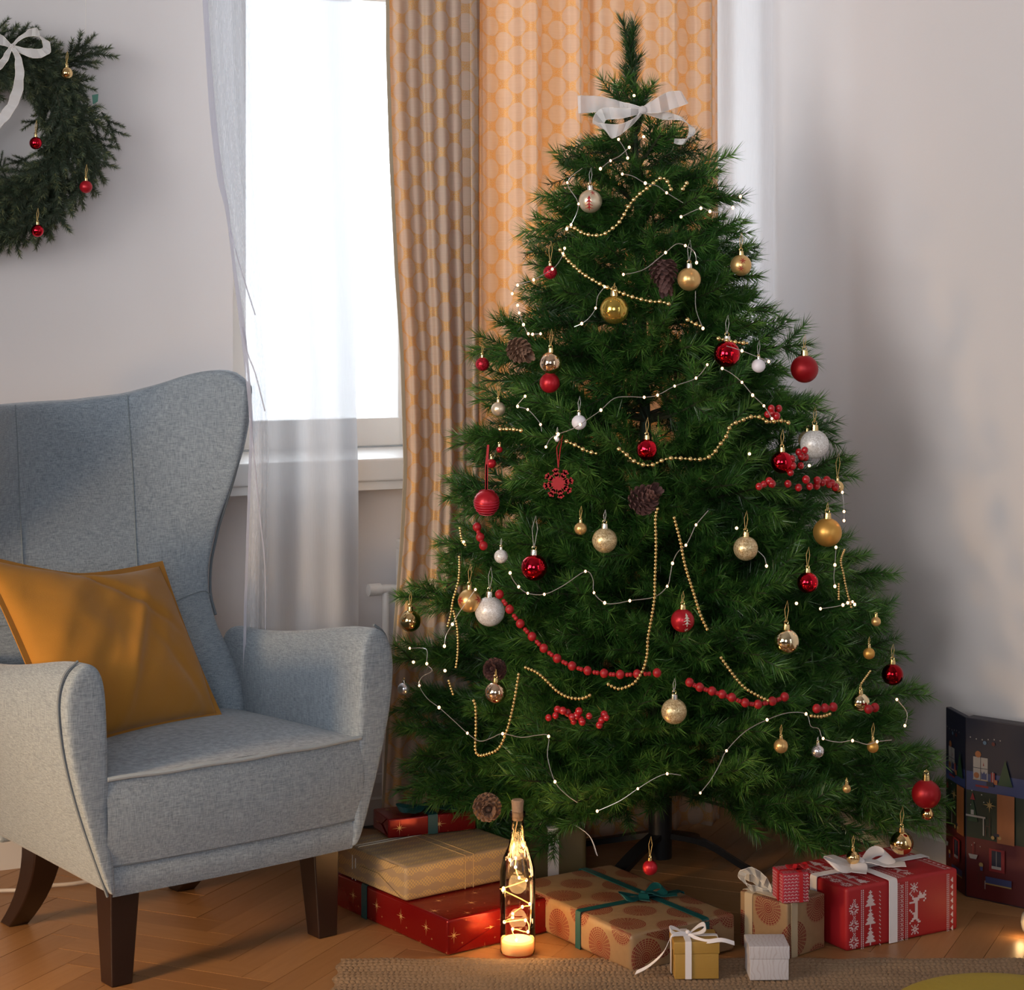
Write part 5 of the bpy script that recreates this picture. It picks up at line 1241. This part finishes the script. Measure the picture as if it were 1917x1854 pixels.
# ================================================================ ADVENT CALENDAR (two printed panels, hinged)
pA0, pB0 = G(1771, 1651), G(1808, 1679)
dirB = (G(1917, 1702) - pB0).normalized(); dirA = (pB0 - pA0).normalized(); Hcal = .385
ac = thing('advent_calendar', pB0, 'dark blue and red printed advent calendar box standing against the right wall', 'advent calendar')
def cpanel(name, p0, d, L, th, parent):
    n = d.cross(UP).normalized()
    if n.y > 0: n = -n
    mb = MB().box(p0 + d * (L / 2) - n * (th / 2) + UP * Hcal / 2, L / 2, th / 2, Hcal / 2, d, n); return part(name, mb, pm('calendar_card', (.010, .010, .022), .5), parent, smooth=False, bevel=.0015), n
bodyp, nB = cpanel('body', pB0, dirB, .27, .035, ac); lidp, nA = cpanel('hinged_cover', pA0, dirA, (pB0 - pA0).length, .012, ac)
CM_ = {k: pm('ink_' + k, tuple(x * .38 for x in c), .55) for k, c in dict(navy=(.006, .010, .045), green=(.010, .030, .012), red=(.16, .008, .010), blue=(.055, .080, .25), white=(.55, .52, .50), orange=(.50, .17, .05), yellow=(.60, .40, .14), brown=(.10, .03, .02), crimson=(.35, .015, .02), dgreen=(.012, .07, .025), sky=(.12, .25, .42)).items()}
keys = list(CM_)
def art(p0, d, n, L, parent, dark=False):
    mb = MB(); k = [0]
    def at(u, v): return p0 + d * u + UP * v + n * (.0004 + k[0] * .00012)
    def pg(c, pts): mb.cm = keys.index(c); k[0] += 1; mb.add([at(u, v) for u, v in pts], [tuple(range(len(pts)))])
    def rc(c, u, v, w, h): pg(c, [(u, v), (u + w, v), (u + w, v + h), (u, v + h)])
    def ci(c, u, v, r, n_=10): pg(c, [(u + r * math.cos(2 * PI * i / n_), v + r * math.sin(2 * PI * i / n_)) for i in range(n_)])
    H = Hcal; rc('navy', .002, H * .62, L - .004, H * .375); rc('green', .002, H * .33, L - .004, H * .29); rc('red', .002, .003, L - .004, H * .33)
    rc('blue', .002, H * .60, L - .004, H * .105)
    sx = 1.0 if L > .1 else .55
    rc('white', .014 * sx + .004, H * .665, .034 * sx, H * .125); rc('yellow', .014 * sx + .0035, H * .662, .034 * sx + .001, .0015)
    for q in (.25, .75): pass
    rc('navy', .031 * sx + .004, H * .665, .0012, H * .125); rc('navy', .014 * sx + .004, H * .728, .034 * sx, .0012)
    pg('blue', [(.033 * sx + .004, H * .67), (.046 * sx + .004, H * .67), (.046 * sx + .004, H * .71), (.043 * sx + .004, H * .70), (.040 * sx + .004, H * .715), (.036 * sx + .004, H * .70), (.033 * sx + .004, H * .712)])
    ci('orange', .022 * sx + .004, H * .688, .0055 * sx + .001); pg('crimson', [(.037 * sx + .004, H * .745), (.040 * sx + .004, H * .745), (.0385 * sx + .004, H * .765)]); ci('orange', .026 * sx + .004, H * .806, .0062 * sx + .001)
    rc('crimson', .022 * sx + .002, H * .625, .030 * sx, .0045)
    for i in range(6): ci('white', .012 + i * .014 * sx, H * (.895 - .006 * math.sin(i * 1.1)), .0016)
    ci('sky', .040 * sx + .006, H * .875, .0042); ci('red', .062 * sx + .004, H * .875, .0042)
    # middle room
    for u, v in ((.012, .60), (.035, .585), (.040, .545), (.010, .52)): ci('white', u * sx + .004, H * v, .0015)
    pg('dgreen', [(.006, H * .43), (.030 * sx, H * .43), (.018 * sx, H * .56)]); pg('crimson', [(.012 * sx, H * .55), (.024 * sx, H * .55), (.018 * sx, H * .59)])
    rc('white', .002, H * .455, .042 * sx + .004, .004); rc('white', .040 * sx + .002, H * .36, .003, H * .10); rc('white', .014 * sx, H * .468, .006 * sx + .001, .010)
    if L > .1:
        for i in range(8):
            a = 2 * PI * i / 8; s_ = .016 if i % 2 == 0 else .010; pg('yellow', [(.058 + .002 * math.cos(a - PI / 2), H * .535 + .002 * math.sin(a - PI / 2)), (.058 + s_ * math.cos(a), H * .535 + s_ * math.sin(a)), (.058 + .002 * math.cos(a + PI / 2), H * .535 + .002 * math.sin(a + PI / 2))])
        rc('brown', .048, H * .36, .0015, .020); rc('brown', .058, H * .36, .0015, .040); rc('brown', .048, H * .415, .011, .0018)
        rc('orange', .076, H * .335, .04, H * .27); ci('yellow', .066, H * .36, .004); ci('yellow', .082, H * .365, .004); rc('navy', .069, H * .37, .012, .006)
        rc('crimson', .062, H * .66, .009, .022); rc('white', .0655, H * .66, .0015, .024); rc('orange', .070, H * .655, .007, .010); rc('navy', .052, H * .64, .016, .010)
        pg('dgreen', [(.078, H * .655), (.112, H * .655), (.095, H * .80)]); rc('crimson', .058, H * .175, .036, H * .125); rc('navy', .064, H * .19, .022, H * .10); rc('white', .064, H * .19, .022, .006); rc('white', .0745, H * .19, .001, H * .10)
        rc('blue', .050, H * .105, .06, .014); rc('yellow', .048, H * .098, .062, .003); rc('white', .048, H * .07, .002, .018)
    pg('white', [(.010 * sx, H * .25), (.032 * sx, H * .25), (.028 * sx, H * .225), (.014 * sx, H * .225)]); rc('crimson', .020 * sx, H * .25, .0016, .024)
    for u, v in ((.016, .30), (.022, .315), (.036, .30)): ci('white', u * sx + .002, H * v, .0012)
    ci('yellow', .040 * sx, H * .20, .004 * sx + .001); rc('blue', .038 * sx, H * .165, .006 * sx, .010); rc('brown', .034 * sx, H * .09, .0012, .026); rc('brown', .044 * sx, H * .09, .0012, .026); rc('brown', .034 * sx, H * .165, .011 * sx, .0015)
    part('printed_artwork', mb, [CM_[q] for q in keys], parent, smooth=False)
art(pB0, dirB, nB, .27, bodyp); art(pA0, dirA, nA, (pB0 - pA0).length, lidp)

# ================================================================ RUG, POUF, CABLE
m, nt, b = newmat('jute'); v = coords(); n1 = noise(v, 260, 3); n2 = noise(v, 9, 3)
setp(b, Base_Color=mix(n1 * .7 + n2 * .3, (.12, .072, .04), (.36, .245, .15)), Roughness=.9, Normal=bump(n1, .8, .002)); M_jute = m
rx0, rx1, ry0, ry1 = -.335, 1.20, 3.35, G(900, 1797).y
rug = thing('rug', ((rx0 + rx1) / 2, (ry0 + ry1) / 2, 0), 'coarse woven natural jute rug along the bottom of the picture', 'rug')
pw, ph = .0105, .0165
def rugpt(u, v):
    x = rx0 + (rx1 - rx0) * u; y = ry0 + (ry1 - ry0) * v
    r = math.floor(y / ph); fy = y / ph - r; fx = (x / pw + .5 * (r % 2)) % 1
    hgt = .0048 * math.sin(PI * fy) ** .6 * (.45 + .55 * abs(math.sin(PI * fx)) ** .7) + .0008 * math.sin(x * 31 + y * 57)
    edge = min(1, (1 - v) * 60, u * 160)
    return Vector((x + .004 * math.sin(y * 90), y + .003 * math.sin(x * 47) * v, .002 + hgt * edge))
part('weave', MB().grid(rugpt, 900, 150), M_jute, rug, smooth=True, kind='stuff')
pf = thing('pouf', P(1860, 1870, 3.0) * 1, 'round mustard yellow floor pouf at the bottom right corner', 'pouf')
ptop = HC - (1822 - CY) / F_ * 3.22 + .022
pf.location = ((1890 - CX) / F_ * 3.02, 3.02, 0)
M_pouf = pm('mustard_knit', (.40, .27, .018), .8, bumps=(90, .4))
prof = [(.001, 0.002), (.14, .004), (.185, .03), (.205, ptop * .5), (.195, ptop * .82), (.16, ptop * .965), (.08, ptop * .995), (.001, ptop)]
put('cover', MB().lathe(smooth_path([Vector((a, 0, b)) for a, b in prof], 4) and [(p.x, p.z) for p in smooth_path([Vector((a, 0, b)) for a, b in prof], 4)], n=48).mesh('cover', M_pouf), pf)
put('seam', MB().tube([Vector((.196 * math.cos(a), .196 * math.sin(a), ptop * .82)) for a in [2 * PI * k / 48 for k in range(48)]], .003, 6, closed=True).mesh('seam', M_pouf), pf)
cab = [G(-40, 1672, .006), G(0, 1668, .006), G(55, 1666, .006), G(90, 1659, .006), G(135, 1655, .006), G(180, 1648, .006), G(240, 1640, .006)]
tag(part('power_cable', MB().tube(smooth_path(cab), .0042, 8), pm('white_cable', (.55, .50, .46), .4), None), 'white electric cable lying on the parquet behind the armchair leg', 'cable')
